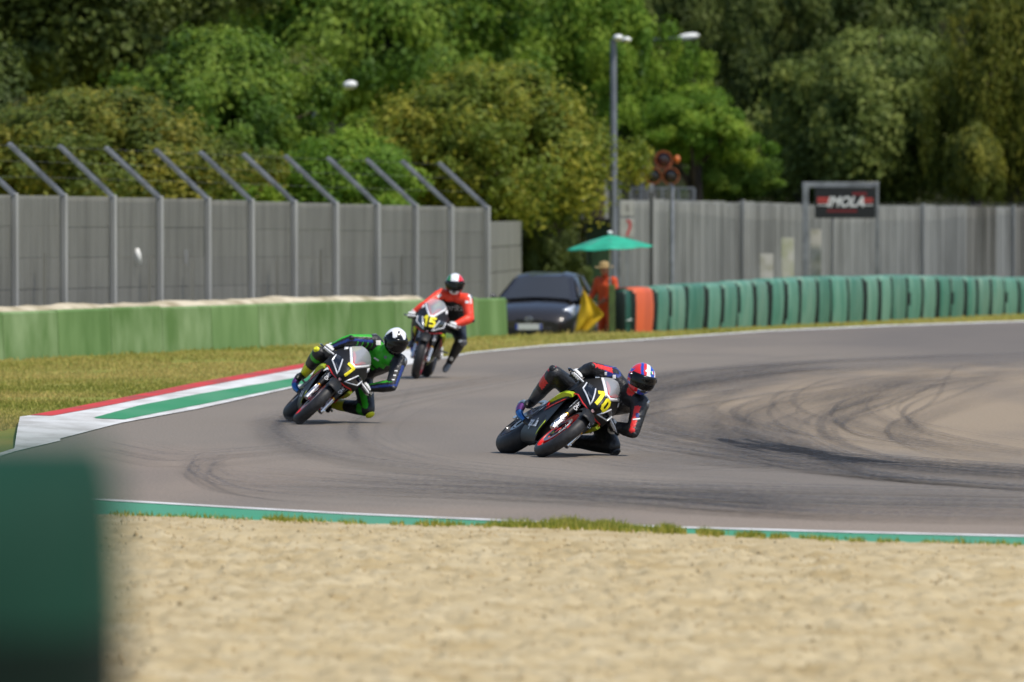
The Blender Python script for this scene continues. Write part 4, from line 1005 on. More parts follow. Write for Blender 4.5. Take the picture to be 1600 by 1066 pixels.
for b_o, (M_, c_), lab, num, sz in zip(bikes, BK, ('black racing motorcycle with yellow number 10 leaning hardest, nearest the lens', 'black racing motorcycle with yellow number 7 leaning beside the kerb', 'black racing motorcycle with yellow number 15 almost upright, farthest back'), ('10', '7', '15'), (.23, .23, .21)):
    b_o.matrix_world = M_; b_o.rotation_mode = 'QUATERNION'; b_o.matrix_world = M_
    tag(b_o, lab, 'motorcycle', 'racing motorcycles on the track')
    ns = [c for c in b_o.children if c.name.startswith('nose_fairing')][0]
    k = 1.05 if len(num) == 1 else .80
    digits = {'1': [[(-.3, .28), (.0, .5), (.0, -.5)]], '0': [[(-.26, .26), (-.14, .42), (.14, .42), (.26, .26), (.26, -.26), (.14, -.42), (-.14, -.42), (-.26, -.26), (-.26, .26)]],
              '7': [[(-.36, .40), (.30, .40), (.0, -.5)]], '5': [[(.30, .42), (-.22, .42), (-.26, .06), (.10, .08), (.27, -.08), (.24, -.30), (.08, -.43), (-.28, -.42)]]}
    mb = MB(); hgt = .127 if num != '15' else .125
    for q, ch in enumerate(num):
        oy = 0 if len(num) == 1 else (-.046 if q == 0 else .040)
        for li in digits[ch]:
            for (a0, b0_), (a1, b1_) in zip(li, li[1:]):
                wd_ = .0155; dy, dz = (a1 - a0) * hgt * .82, (b1_ - b0_) * hgt; ll = math.hypot(dy, dz); ny, nz = -dz / ll * wd_, dy / ll * wd_; ey, ez = dy / ll * wd_ * .75, dz / ll * wd_ * .75
                rr = []
                for k in range(7):
                    t = k / 6; y_ = oy + a0 * hgt * .82 - ey + (dy + 2 * ey) * t; z_ = .868 + b0_ * hgt - ez + (dz + 2 * ez) * t; sl_ = (z_ - .868) * -.12
                    rr.append([N3(y_ + ny * w_ + sl_, z_ + nz * w_, .011 + .0006 * (int(abs(a0 * 91 + b0_ * 57)) % 5)) for w_ in (-1, -.33, .33, 1)])
                mb.grid(rr)
    mb.build('race_number', B_num, ns, smooth=False)
# ------------------------------------------------------------------ riders
from mathutils.bvhtree import BVHTree
L_black = mat('leather_black', S(24, 24, 26), .45, 0, S(36, 36, 39), 14, .7, 22)
L_red = mat('leather_red', S(222, 44, 40), .42, bump=.6, bscale=22)
L_fluo = mat('leather_orange_red', S(242, 68, 42), .45, bump=.6, bscale=22)
L_green = mat('leather_green', S(52, 168, 34), .42, bump=.6, bscale=22)
L_blue = mat('leather_blue', S(38, 60, 130), .42, bump=.6, bscale=22)
L_grey = mat('leather_grey', S(108, 110, 114), .4, .2)
L_white = mat('leather_white', S(228, 228, 226), .45)
L_yel = mat('leather_yellow', S(226, 226, 40), .45)
L_skin = mat('skin', S(170, 116, 92), .5)
L_silver = mat('shoulder_cup', S(150, 152, 156), .25, .6)
V_visor = mat('visor_black', S(8, 8, 9), .18, 0, spec=.35)
def remeshed(mb, name, mats, vox=.012, it=5, zone=None, parent=None):
    o = mb.build(name, mats[0], None, smooth=False)
    k = o.modifiers.new('r', 'REMESH'); k.mode = 'VOXEL'; k.voxel_size = vox; k.use_smooth_shade = True
    s_ = o.modifiers.new('s', 'SMOOTH'); s_.iterations = it; s_.factor = .5
    dg = bpy.context.evaluated_depsgraph_get(); me = bpy.data.meshes.new_from_object(o.evaluated_get(dg))
    old = o.data; bpy.data.objects.remove(o); bpy.data.meshes.remove(old)
    me.name = name; me.materials.clear()
    for m in mats: me.materials.append(m)
    if zone: zone(me)
    me.polygons.foreach_set('use_smooth', [True] * len(me.polygons))
    o = bpy.data.objects.new(name, me); link(o, parent); return o
def zone_by_bone(me, bones, fn):
    n = len(me.polygons); c = np.empty(n * 3, np.float32); me.polygons.foreach_get('center', c); c = c.reshape(-1, 3)
    best = np.full(n, 1e9); bi = np.zeros(n, int); bt = np.zeros(n); br = np.zeros((n, 3)); names = list(bones)
    for i, k in enumerate(names):
        a, b, ra, rb = bones[k]; a = np.array(a); d = np.array(b) - a; L2 = d @ d
        t = np.clip((c - a) @ d / L2, 0, 1); rv = c - (a + t[:, None] * d); dist = np.linalg.norm(rv, axis=1); sd = dist - (ra + (rb - ra) * t)
        m = sd < best; best[m] = sd[m]; bi[m] = i; bt[m] = t[m]; br[m] = rv[m] / (dist[m][:, None] + 1e-9)
    mi = [fn(names[bi[i]], bt[i], br[i], c[i]) for i in range(n)]
    me.polygons.foreach_set('material_index', mi)
def helmet(parent, c, fwd, up, paint, mats, sc_=1.0, visor=(-15, 25, 72)):
    x = Vector(fwd).normalized(); z = Vector(up); z = (z - x * z.dot(x)).normalized(); y = z.cross(x); rot = Matrix((x, y, z)).transposed(); c = Vector(c)
    def surf(az, el, o=0.):
        a, e = R(az), R(el); d = Vector((math.cos(e) * math.cos(a), math.cos(e) * math.sin(a), math.sin(e)))
        p = Vector((d.x * .148, d.y * .122, d.z * .136))
        front = max(0, math.cos(a)) ** 2
        if el < 0: p.x += front * .020 * math.sin(R(min(90, -el * 2.2))); p *= 1 + .10 * (1 - math.cos(R(el))) * (.6 + .8 * front)
        if el > 10 and math.cos(a) < 0: p.x -= .018 * math.sin(R(min(90, el))) * math.cos(a) ** 2
        p += d * o; p.z = max(p.z, -.140); return c + rot @ (p * sc_)
    NA, els = 96, [-62, -56, -50, -44, -38, -32, -26, -20, -14, -8, -2, 4, 10, 16, 22, 28, 34, 40, 46, 52, 58, 64, 70, 76, 82, 87]
    rows = [[surf(360 * i / NA - 180, e) for i in range(NA)] for e in els]; mb = MB(); idx = []
    for j in range(len(els) - 1):
        for i in range(NA):
            az = 360 * (i + .5) / NA - 180; e = (els[j] + els[j + 1]) / 2; a_, e_ = R(az), R(e)
            idx.append(paint(az, e, Vector((math.cos(e_) * math.cos(a_), math.cos(e_) * math.sin(a_), math.sin(e_)))))
    V = [p for r in rows for p in r]; Fc = []
    for j in range(len(els) - 1):
        for i in range(NA): Fc.append((j * NA + i, j * NA + (i + 1) % NA, (j + 1) * NA + (i + 1) % NA, (j + 1) * NA + i))
    mb.add(V, Fc, idx); mb.poly(rows[-1], paint(0, 89, Vector((0, 0, 1)))); mb.poly(rows[0], 1)
    h = mb.build('helmet', mats, parent)
    lo, hi, wd = visor; rr = []
    for j in range(11):
        e = lo + (hi - lo) * j / 10; wj = wd * (1 - .10 * abs(j / 5 - 1) ** 3)
        rr.append([surf(-wj + 2 * wj * i / 28, e + 4 * (1 - abs(i / 14 - 1)) * (-1 if j < 3 else 0), .0045) for i in range(29)])
    mb = MB(); mb.grid(rr); mb.build('visor', V_visor, h, solid=.004)
    mb = MB(); mb.grid([[surf(a, e, .006) for a in (-14, -5, 5, 14)] for e in (-44, -39, -35)]); mb.build('chin_vent', B_gloss, h)
    for s in (-1, 1):
        mb = MB(); p = surf(s * 76, 5, .003); q = surf(s * 76, 5, .012); mb.tube([p, q], [.02, .016], 12); mb.build('visor_pivot', B_gloss, h)
    return h, surf
def glove(parent, grip, axis, wrist, fwd, mats, s=1):
    """hand closed round a bar: palm, four bent fingers of unequal length, thumb on the other side"""
    g, a, w_ = Vector(grip), Vector(axis).normalized(), Vector(wrist); bk = (w_ - g); bk = (bk - a * bk.dot(a)).normalized(); f = -bk; n = a.cross(f).normalized()
    if n.dot(Vector(fwd)) < 0: n = -n
    up = n; mb = MB()
    def pt(ang, r, o): return g + a * o + (f * math.cos(R(ang)) + up * math.sin(R(ang))) * r
    # palm over the back of the bar
    mb.ellipsoid(g + bk * .034 + up * .020, (.052, .048, .026), 0, 14, 8, Matrix((a, bk, up)).transposed())
    for k, (o, L_) in enumerate(((-.036, .92), (-.013, 1.06), (.011, 1.0), (.034, .82))):
        o *= s; ch = [pt(130, .040, o), pt(80, .036, o), pt(20, .034 * 1.0, o), pt(-40 * L_, .033, o), pt(-95 * L_, .031, o)]
        mb.tube(ch, [.0150, .0140, .013, .012, .010], 9, mi=0)
        for q in (0, 1, 2): mb.ellipsoid(ch[q], (.0165, .0165, .0165), 1, 8, 6)
    o = -.045 * s; ch = [g + bk * .035 + a * (o * .6) - up * .002, pt(215, .038, o), pt(260, .034, o * .9), pt(310, .032, o * .75)]; mb.tube(ch, [.015, .0135, .012, .009], 9, mi=0)
    # knuckle guard and cuff
    mb.ellipsoid(g + bk * .008 + up * .040, (.048, .022, .016), 1, 12, 6, Matrix((a, bk, up)).transposed())
    cu = g + bk * .066 + up * .014; d = (w_ - cu).normalized()
    mb.tube([cu - d * .02, cu + d * .02, cu + d * .07, cu + d * .115], [(.036, .026), (.036, .031), (.045, .042), (.052, .050)], 14, mi=1, lat=a)
    return mb.build('glove', mats, parent)
def boot(parent, knee, ankle, toe_dir, mats, up_=(0, 0, 1)):
    k, a, t = Vector(knee), Vector(ankle), Vector(toe_dir).normalized(); sh = (k - a).normalized(); mb = MB(); lat = sh.cross(t).normalized()
    mb.tube([a + sh * .24, a + sh * .14, a + sh * .04, a - sh * .02], [(.066, .068), (.064, .067), (.052, .055), (.048, .052)], 14, mi=0, lat=lat)
    so = a - sh * .065; mb.tube([so - t * .085, so - t * .05, so + t * .03, so + t * .11, so + t * .16, so + t * .185], [(.020, .026), (.036, .040), (.043, .043), (.045, .034), (.036, .026), (.014, .012)], 14, mi=1, lat=lat)
    mb.capsule(a, .048, so, .044, mi=0)
    mb.tube([a + sh * .20 + t * .05, a + sh * .05 + t * .045], [(.03, .016), (.028, .016)], 10, mi=2, lat=lat)
    return mb.build('boot', mats, parent)
def decal(name, body, size, obj, c, X, Y, m, parent, lift=.004, shear=0.):
    me = obj.data; bv = BVHTree.FromPolygons([v.co for v in me.vertices], [p.vertices for p in me.polygons])
    X, Y, c = Vector(X).normalized(), Vector(Y), Vector(c); Y = (Y - X * Y.dot(X)).normalized(); n = X.cross(Y)
    def fn(x, y):
        o = c + X * x + Y * y; h = bv.ray_cast(o + n * .4, -n, .8)[0]
        return (h if h is not None else o) + n * lift
    return text_on(name, body, size, fn, m, parent, shear=shear)
def rider(idx, C, bx, label, mats, zone, knee_m, glove_m, boot_m, hump_m, paint, hm, head_f, head_up, group='riders in leather suits', visor=(-30, 20, 72), hs=1.05):
    """C: joints measured in the photo as (right, up, away) metres from the front contact; bx: joints fixed to the machine"""
    M_, c0 = BK[idx]; inv = M_.inverted()
    J = {k: inv @ (c0 + Vector((v[0], v[2], v[1]))) for k, v in C.items()}
    for k, v in bx.items(): J[k] = Vector(v)
    dirl = lambda d: (inv.to_3x3() @ Vector((d[0], d[2], d[1]))).normalized()
    root = empty('person', (0, 0, 0)); root.rotation_mode = 'QUATERNION'; root.matrix_world = M_; tag(root, label, 'person', group)
    ax = (J['neck'] - J['pelvis']); L_ = ax.length; ax = ax.normalized(); lat = (J['shL'] - J['shR']).normalized()
    mb = MB(); P0 = J['pelvis']; mid = P0 + ax * (L_ * .5) + (lat.cross(ax) * -.0)
    back = ax.cross(lat).normalized()
    if back.z < 0: back = -back
    spine = [P0 - ax * .10, P0, P0 + ax * L_ * .30 + back * .03, P0 + ax * L_ * .55 + back * .045, P0 + ax * L_ * .80 + back * .03, J['neck'] - ax * .02, J['neck'] + ax * .03]
    mb.tube(spine, [(.10, .09), (.185, .145), (.168, .128), (.188, .142), (.195, .142), (.115, .095), (.06, .06)], 22, lat=lat)
    hL = J['pelvis'] + lat * .085 - ax * .03; hR = J['pelvis'] - lat * .085 - ax * .03
    J['hipL'] = J.get('hipL', hL); J['hipR'] = J.get('hipR', hR)
    B = {'torso': (P0, J['neck'], .13, .12), 'neck': (J['neck'], J['head'], .06, .055)}
    mb.capsule(J['neck'], .062, J['neck'].lerp(J['head'], .7), .058)
    for s in 'LR':
        sh, el, wr, hp, kn, an = (J[k + s] for k in ('sh', 'el', 'wr', 'hip', 'kn', 'an'))
        mb.capsule(J['neck'].lerp(sh, .35) - ax * .03, .092, sh, .086); mb.capsule(sh, .085, el, .063); mb.capsule(el, .064, el.lerp(wr, .35), .065); mb.capsule(el.lerp(wr, .35), .065, wr, .040)
        mb.capsule(hp, .118, kn, .082); mb.capsule(kn, .082, kn.lerp(an, .35), .078); mb.capsule(kn.lerp(an, .35), .078, an, .048)
        B['uarm' + s] = (sh, el, .073, .053); B['farm' + s] = (el, wr, .055, .038); B['thigh' + s] = (hp, kn, .105, .070); B['shin' + s] = (kn, an, .070, .045)
        print(idx, s, 'arm %.2f %.2f leg %.2f %.2f' % ((sh - el).length, (el - wr).length, (hp - kn).length, (kn - an).length), 'torso %.2f' % L_)
    wM = M_.to_3x3()
    body = remeshed(mb, 'body', mats, zone=lambda me: zone_by_bone(me, B, lambda nm, t, r, c: zone(nm, t, wM @ Vector(r), J, c)), parent=root)
    hd, surf = helmet(root, J['head'], dirl(head_f), dirl(head_up), paint, hm, hs, visor)
    fw = Vector((1, 0, .3))
    for s, sg in (('L', 1), ('R', -1)):
        glove(root, J['grip' + s], Vector((-.20, 1, -.12)) if s == 'L' else Vector((.20, 1, .12)), J['wr' + s], Vector((.2, 0, 1)), glove_m, 1)
        boot(root, J['kn' + s], J['an' + s], J['toe' + s] - J['an' + s], boot_m)
        kn = J['kn' + s]; d = ((kn - J['hip' + s]).normalized() + (kn - J['an' + s]).normalized()).normalized(); sd = (wM.inverted() @ Vector((0, 0, -1))); d2 = (d + sd * (.9 if s == 'L' else -.2) + lat * (.4 * sg)).normalized()
        mb = MB(); mb.tube([kn + d2 * .070, kn + d2 * .084, kn + d2 * .096], [.052, .050, .032] if s == 'L' else [.036, .032, .02], 16); mb.build('knee_slider', knee_m, root)
        sh = J['sh' + s]; d = (lat * sg + back * .5 + ax * .4).normalized(); mb = MB(); z_ = d; x_ = z_.cross(ax).normalized(); y_ = z_.cross(x_)
        mb.ellipsoid(sh + d * .068, (.046, .058, .020), 0, 14, 8, Matrix((x_, y_, z_)).transposed()); mb.build('shoulder_cup', L_silver, root)
        el = J['el' + s]; d = ((el - sh).normalized() + (el - J['wr' + s]).normalized() + Vector((0, 0, .001))).normalized(); mb = MB(); mb.ellipsoid(el + d * .042, (.036, .036, .03), 0, 12, 8); mb.build('elbow_slider', L_black, root)
    mb = MB(); nk = J['neck']; mb.ellipsoid(nk - ax * .10 + back * .115, (.055, .17, .055), 0, 16, 10, Matrix((lat, ax, back)).transposed()); mb.build('back_hump', hump_m, root)
    return root, body, J, dirl, surf, hd
GL, GR = (.352, .285, .798), (.352, -.285, .798)
# ---- number 10: black and red, knee on the ground
def z1(nm, t, r, J, c):
    if nm == 'neck': return 2
    if nm.startswith('uarm') or nm.startswith('farm'):
        k = Vector((.35, -.75, .55)).normalized() if nm[-1] == 'R' else Vector((-.2, -.95, .25)).normalized()
        q = r.dot(k)
        if q > .88 and (t > .25 if nm[0] == 'u' else t < .8): return 1
        if nm == 'uarmR' and .72 < q <= .88 and t < .6: return 3
    if nm == 'shinR' and .12 < t < .42 and r.dot(Vector((-.6, -.5, .6)).normalized()) > .25: return 1
    if nm == 'thighR' and t > .55 and r.dot(Vector((-.4, -.3, .85)).normalized()) > .82: return 1
    if nm == 'torso' and abs(r.dot(Vector((.2, -.9, .2)).normalized())) > .93 and t > .35: return 1
    return 0
def p1(az, e, d):
    if -32 < e < 22 and abs(az) < 76: return 1
    s = d.y + .35 * d.z * d.x - .12
    if e < -32: return [2, 0, 3, 4, 2][int(min(4, max(0, (s + 1) / .4)))] if abs(az) > 30 else (3 if e < -40 else 0)
    if abs(az) >= 76 and e < 34: return 2 if (e + abs(az) * .25) % 26 < 13 else 3
    if s < -.52: return 2
    if s < -.30: return 3
    if s < -.08: return 2
    if s < .22: return 0
    if s < .55: return 3
    return 0 if s < .68 else 2
hm1 = [mat('helmet_white', S(236, 236, 238), .15, coat=.6), V_visor, mat('helmet_red', S(222, 38, 44), .15, coat=.6), mat('helmet_blue', S(30, 72, 176), .15, coat=.6), mat('helmet_violet', S(54, 38, 110), .15, coat=.6)]
C1 = dict(head=(.925, .715, .40), neck=(.80, .57, .56), shR=(.655, .735, .60), shL=(.915, .485, .50), elR=(.47, .805, .46), elL=(.845, .225, .34),
          pelvis=(.455, .47, .98), knR=(.125, .745, .70), knL=(.655, .085, .70))
r1 = rider(0, C1, dict(gripL=GL, gripR=GR, wrL=(.262, .305, .825), wrR=(.255, -.275, .845), anR=(-.36, -.235, .49), anL=(-.36, .215, .47), toeR=(-.20, -.27, .40), toeL=(-.22, .24, .40)),
      'rider in black leathers with red stripes, knee touching the asphalt, red white and blue helmet', [L_black, L_red, L_skin, L_blue], z1, L_black, [mat('glove_black', S(30, 30, 32), .5), L_white], [mat('boot_dark_grey', S(66, 66, 70), .35), mat('boot_sole', S(24, 24, 26), .5), L_white], L_black,
      p1, hm1, (.30, -.22, -1.0), (.30, .95, -.1))
# ---- number 7: green, blue and black
def z2(nm, t, r, J, c):
    if nm == 'neck': return 3
    if nm == 'torso':
        q = r.dot(Vector((0, -1, 0)))
        if t > .80: return 0 if q < .2 else 1
        return 1 if (q > .45 and .56 < t and not .66 < t < .70) else 0
    if nm[1:4] == 'arm':
        q = r.z
        if nm[0] == 'u' and t < .22: return 0
        if q > .62: return 1
        if q > .25: return 0
        if q > -.15: return 2
        return 0 if (t * 5) % 1 > .25 or nm[0] == 'f' else 1
    if nm.startswith('shin'): return 0 if t > .16 else 1
    q = r.dot(Vector((-.3, -.8, .5)).normalized())
    if q > .9 and t > .5: return 1 if nm[-1] == 'L' else 0
    return 2 if (q < -.35 and t < .6) else 0
def p2(az, e, d):
    if -32 < e < 22 and abs(az) < 76: return 1
    jag = 34 + 12 * math.sin(R(az * 6 + 40)) + (22 if abs(az) < 7 else 0)
    if e > jag and abs(az) < 110: return 0
    if abs(az) > 82 and abs(az) < 100 and e > -38: return 0
    if 100 <= abs(az) < 112 or (e > 20 and 70 < abs(az) < 80): return 2
    return 0 if e > 62 else 1
hm2 = [hm1[0], V_visor, mat('helmet_lime', S(190, 214, 40), .2, coat=.5)]
C2 = dict(head=(1.02, .875, .42), neck=(.91, .735, .58), shR=(.79, .86, .60), shL=(1.055, .66, .52), elR=(.545, .885, .44), elL=(.975, .40, .36),
          pelvis=(.60, .56, .98), knR=(.20, .735, .66), knL=(.715, .145, .66))
r2 = rider(1, C2, dict(gripL=GL, gripR=GR, wrL=(.262, .305, .825), wrR=(.255, -.275, .845), anR=(-.36, -.235, .49), anL=(-.36, .215, .47), toeR=(-.20, -.27, .40), toeL=(-.22, .24, .40)),
      'rider in green, blue and black leathers with white topped helmet, hanging off beside the kerb', [L_black, L_green, L_blue, L_skin], z2, L_yel, [mat('glove_grey', S(70, 70, 72), .5), L_white], [L_yel, mat('boot_sole', S(24, 24, 26), .5), mat('boot_black', S(30, 30, 33), .4)], L_black,
      p2, hm2, (.10, -.20, -1.0), (.22, .97, -.1), visor=(-30, 22, 74))
# ---- number 15: orange red top, black below, foot dangling
def z3(nm, t, r, J, c):
    if nm == 'neck': return 0
    if nm == 'torso': return 1 if (t > .97 or (t > .80 and r.z > .5)) else 0
    if nm[1:4] == 'arm':
        if nm == 'farmR' and r.z < -.25: return 0
        if nm == 'uarmR' and r.z < -.55: return 0
        if nm[0] == 'u' and t < .3 and r.dot(Vector((-.5 if nm[-1] == 'R' else .5, -.5, .6)).normalized()) > .93: return 2
        return 1
    return 0
def p3(az, e, d):
    if -32 < e < 22 and abs(az) < 76: return 1
    if e < -32: return 0 if abs(az) < 40 else 1
    return 2 if d.y > .42 else (3 if d.y < -.42 else 0)
hm3 = [hm1[0], V_visor, mat('helmet_red', S(222, 38, 44), .15, coat=.6), mat('helmet_green', S(38, 132, 62), .2, coat=.6)]
C3 = dict(head=(.52, 1.275, .52), neck=(.51, 1.10, .66), shR=(.335, 1.13, .64), shL=(.68, 1.06, .62), elR=(.12, .985, .46), elL=(.72, .80, .52),
          pelvis=(.475, .72, 1.02), knL=(.605, .51, .62), anL=(.46, .235, .86), toeL=(.40, .135, .74))
r3 = rider(2, C3, dict(gripL=GL, gripR=GR, wrL=(.262, .305, .825), wrR=(.255, -.275, .845), knR=(.02, -.225, .80), anR=(-.36, -.235, .49), toeR=(-.20, -.27, .40)),
      'rider in orange red and black leathers, sitting up with one foot off, tricolour helmet', [L_black, L_fluo, L_white], z3, L_grey, [mat('glove_grey', S(70, 70, 72), .5), L_white], [mat('boot_black', S(30, 30, 33), .4), L_grey, L_white], L_black,
      p3, hm3, (-.05, -.12, -1.0), (.05, 1.0, -.05))
# print on the suits
M3 = BK[2][0]
root, body, J, dirl, surf, hd = r3
cc = J['neck'].lerp(J['pelvis'], .40); decal('lettering', 'aprilia', .12, body, cc, dirl((1, -.05, 0)), dirl((0, 1, .0)), L_white, body)
root, body, J, dirl, surf, hd = r1
decal('lettering', 'SPIDI', .06, body, J['knR'].lerp(J['anR'], .42), (J['knR'] - J['anR']), dirl((-.5, .6, 0)), L_white, body) if False else None
def patch(body, c, X, Y, w_, h_, m, name='badge', lift=.004):
    me = body.data; bv = BVHTree.FromPolygons([v.co for v in me.vertices], [p.vertices for p in me.polygons])
    X, Y, c = Vector(X).normalized(), Vector(Y), Vector(c); Y = (Y - X * Y.dot(X)).normalized(); n = X.cross(Y); rr = []
    for j in range(4):
        r = []
        for i in range(6):
            o = c + X * (w_ * (i / 5 - .5)) + Y * (h_ * (j / 3 - .5)); h = bv.ray_cast(o + n * .4, -n, .8)[0]; r.append((h if h is not None else o) + n * lift)
        rr.append(r)
    mb = MB(); mb.grid(rr); return mb.build(name, m, body)
root, body, J, dirl, surf, hd = r1
X_, Y_ = dirl((1, 0, 0)), dirl((0, 1, 0))
patch(body, J['shR'].lerp(J['elR'], .15), X_, Y_, .05, .03, L_blue); patch(body, J['shR'].lerp(J['elR'], -.1), X_, Y_, .03, .035, L_white); patch(body, J['shR'].lerp(J['elR'], .32), X_, Y_, .022, .03, L_white)
patch(body, J['elL'].lerp(J['shL'], .45), dirl((1, .12, 0)), dirl((-.1, 1, 0)), .07, .012, L_white); patch(body, J['elL'].lerp(J['shL'], .58) , X_, Y_, .03, .04, L_blue)
for k in range(4): patch(body, J['neck'].lerp(J['pelvis'], .30 + .0 * k) + dirl((.6, -.7, 0)) * (.0 + .03 * k), dirl((.65, -.75, 0)), dirl((.75, .65, 0)), .018, .022, L_grey)
for k in range(5): patch(body, J['knR'].lerp(J['anR'], .20 + .07 * k) + dirl((.02, -.02, 0)) * .6, dirl((-.7, -.7, 0)), dirl((-.7, .7, 0)), .02, .022, L_grey)
patch(body, J['knR'].lerp(J['anR'], .68), dirl((-.6, -.8, 0)), dirl((-.8, .6, 0)), .06, .025, L_white)
root, body, J, dirl, surf, hd = r2
X_, Y_ = dirl((1, 0, 0)), dirl((0, 1, 0))
patch(body, J['shR'].lerp(J['elR'], -.18), X_, Y_, .05, .05, L_white); patch(body, J['neck'].lerp(J['pelvis'], .32), dirl((.8, -.5, 0)), dirl((.5, .8, 0)), .06, .018, L_white); patch(body, J['neck'].lerp(J['pelvis'], .2) + dirl((1, 0, 0)) * .06, X_, Y_, .03, .03, L_grey)
for k in range(3): patch(body, J['elL'].lerp(J['shL'], .25 + .18 * k), X_, Y_, .03, .012, L_white)
root, body, J, dirl, surf, hd = r3
X_, Y_ = dirl((1, 0, 0)), dirl((0, 1, 0))
patch(body, J['shR'].lerp(J['elR'], .12), dirl((.8, .6, 0)), dirl((-.6, .8, 0)), .06, .035, L_white); patch(body, J['shL'].lerp(J['elL'], .12), X_, Y_, .05, .035, L_white); patch(body, J['knL'].lerp(J['anL'], .05), X_, Y_, .05, .04, L_white)
root, body, J, dirl, surf, hd = r1
# little flag on the blue forehead
for k, m in enumerate((mat('flag_green', S(60, 160, 90), .3), hm1[0], mat('flag_red', S(214, 60, 60), .3))):
    mb = MB(); a = 14 + 7 * k; mb.grid([[surf(a + i * 3.5, e, .003) for i in range(3)] for e in (33, 37, 41, 45)]); mb.build('flag', m, hd)
# ------------------------------------------------------------------ parked car
def car():
    g = P(836, 494, 164.0); gz = -.42; yaw = R(-90 - 10)
    e = empty('parked_car', (g.x + .22, g.y + 1.9, gz), yaw, 'dark grey hatchback parked nose on beside the marshal post', 'car')
    body_m = mat('car_paint', S(46, 43, 42), .25, .2, coat=.5); glass = mat('car_glass', S(112, 108, 102), .08, .85); blk = mat('car_black', S(14, 14, 15), .5)
    # x forward, nose at +1.9
    secs = [(-1.92, .86, .40, .70), (-1.86, .98, .26, .80), (-1.2, 1.02, .20, .85), (-.2, 1.00, .19, .86), (.7, .98, .19, .855), (1.1, .95, .20, .85), (1.5, .86, .20, .82), (1.75, .76, .22, .76), (1.88, .66, .26, .68), (1.93, .58, .32, .58)]
    mb = MB(); superloft(mb, secs, 28, 3.6); body = mb.build('body', body_m, e, sub=1)
    # cabin
    lo = [(1.05, .70, .94), (1.0, .76, .97), (-.4, .79, 1.0), (-1.5, .74, 1.0), (-1.8, .62, .98)]; hi = [(.22, .50, 1.38), (.10, .56, 1.42), (-.4, .58, 1.46), (-1.1, .55, 1.43), (-1.45, .46, 1.36)]
    mb = MB()
    ring = lambda L_, k=1.0, dz=0.: [(x, y * k, z + dz) for x, y, z in L_] + [(x, -y * k, z + dz) for x, y, z in reversed(L_)]
    mb.grid([ring(lo), ring(hi)], closed=True); rl, rh = ring(hi), ring([(x - .08 if x > 0 else x + .1, y * .6, z + .045) for x, y, z in hi]); mb.grid([rl, rh], closed=True); mb.poly(rh)
    mb.build('cabin', body_m, body, bevel=.02)
    def pane(name, q, off):
        mb = MB(); mb.poly([Vector(p) + Vector(off) for p in q]); return mb.build(name, glass, e, solid=.004)
    L3 = lambda a, b, t: tuple(a[i] + (b[i] - a[i]) * t for i in range(3))
    a, b, c, d = (1.05, .66, .945), (1.05, -.66, .945), (.24, -.47, 1.375), (.24, .47, 1.375)
    # curved windscreen
    mb = MB(); rr = []
    for i in range(7):
        t = .04 + .93 * i / 6; r = []
        for j in range(11):
            u = j / 10 * 2 - 1; p = Vector((1.05 + (.24 - 1.05) * t, (.665 + (.475 - .665) * t) * u, .945 + .43 * t)); p += Vector((.47, 0, .88)) * (.02 + .045 * (1 - u * u)); r.append(p)
        rr.append(r)
    mb.grid(rr); mb.build('windscreen', glass, e)
    for s in (1, -1):
        pane('side_window', [(.88, s * .775, 1.0), (.20, s * .585, 1.37), (-.36, s * .60, 1.40), (-.36, s * .80, 1.03)], (0, s * .012, .01))
        pane('side_window', [(-.42, s * .80, 1.03), (-.42, s * .60, 1.40), (-1.05, s * .575, 1.38), (-1.35, s * .765, 1.04)], (0, s * .012, .01))
        mb = MB(); mb.ellipsoid((.92, s * .93, 1.02), (.07, .11, .075)); mb.bar((.92, s * .80, .97), (.92, s * .9, 1.0), .04, .04); mb.build('mirror', body_m, e)
        # swept headlights
        mb = MB(); rr = []
        for i in range(6):
            t = i / 5; r = []
            for j in range(5):
                v = j / 4; r.append((1.86 - .36 * t ** 1.2 - .10 * v, s * (.36 + .44 * t), .58 + .03 * t + (.08 + .14 * t) * v + .05 * t))
            rr.append(r)
        mb.grid(rr); mb.build('headlight', mat('headlamp', S(214, 218, 222), .08, .5, coat=1.), e, solid=.01, offset=1.)
        for x in (1.22, -1.22):
            mb = MB(); mb.lathe_y((x, s * .77, .30), [(-.10, .19), (-.10, .29), (-.06, .31), (.06, .31), (.09, .29), (.09, .19)], 32); wh = mb.build('wheel', B_rub, e)
            mb = MB(); mb.lathe_y((x, s * .77, .30), [(s * .06, .0), (s * .085, .06), (s * .075, .19)], 24); mb.build('rim', B_alu, wh)
        mb = MB(); mb.lathe_y((1.80, 0, 0), [], 4) if False else mb.ellipsoid((1.80, s * .60, .36), (.06, .09, .06)); mb.build('fog_lamp', mat('fog', S(120, 122, 126), .2, .3), e)
    mb = MB(); mb.box((1.89, 0, .36), (.10, .86, .17)); mb.box((1.93, 0, .58), (.03, .5, .06)); mb.build('grille', blk, e, bevel=.02)
    mb = MB(); mb.box((1.965, 0, .46), (.012, .52, .115)); pl = mb.build('number_plate', mat('plate_white', S(206, 208, 206), .5), e, bevel=.003)
    for s in (1, -1):
        mb = MB(); mb.box((1.973, s * .235, .46), (.004, .045, .11)); mb.build('plate_band', mat('plate_blue', S(30, 60, 150), .5), pl)
    mb = MB(); mb.tube([(1.955, .07 * math.cos(q), .60 + .05 * math.sin(q)) for q in [2 * math.pi * i / 16 for i in range(17)]], .010, 6); mb.tube([(1.958, -.06, .625), (1.958, 0, .585), (1.958, .06, .625)], .009, 6); mb.build('badge', B_steel, e)
    for s in (1, -1):
        mb = MB(); mb.bar((1.10, s * .1, .965), (.98, s * .55, 1.01), .015, .012); mb.build('wiper', blk, e)
car()
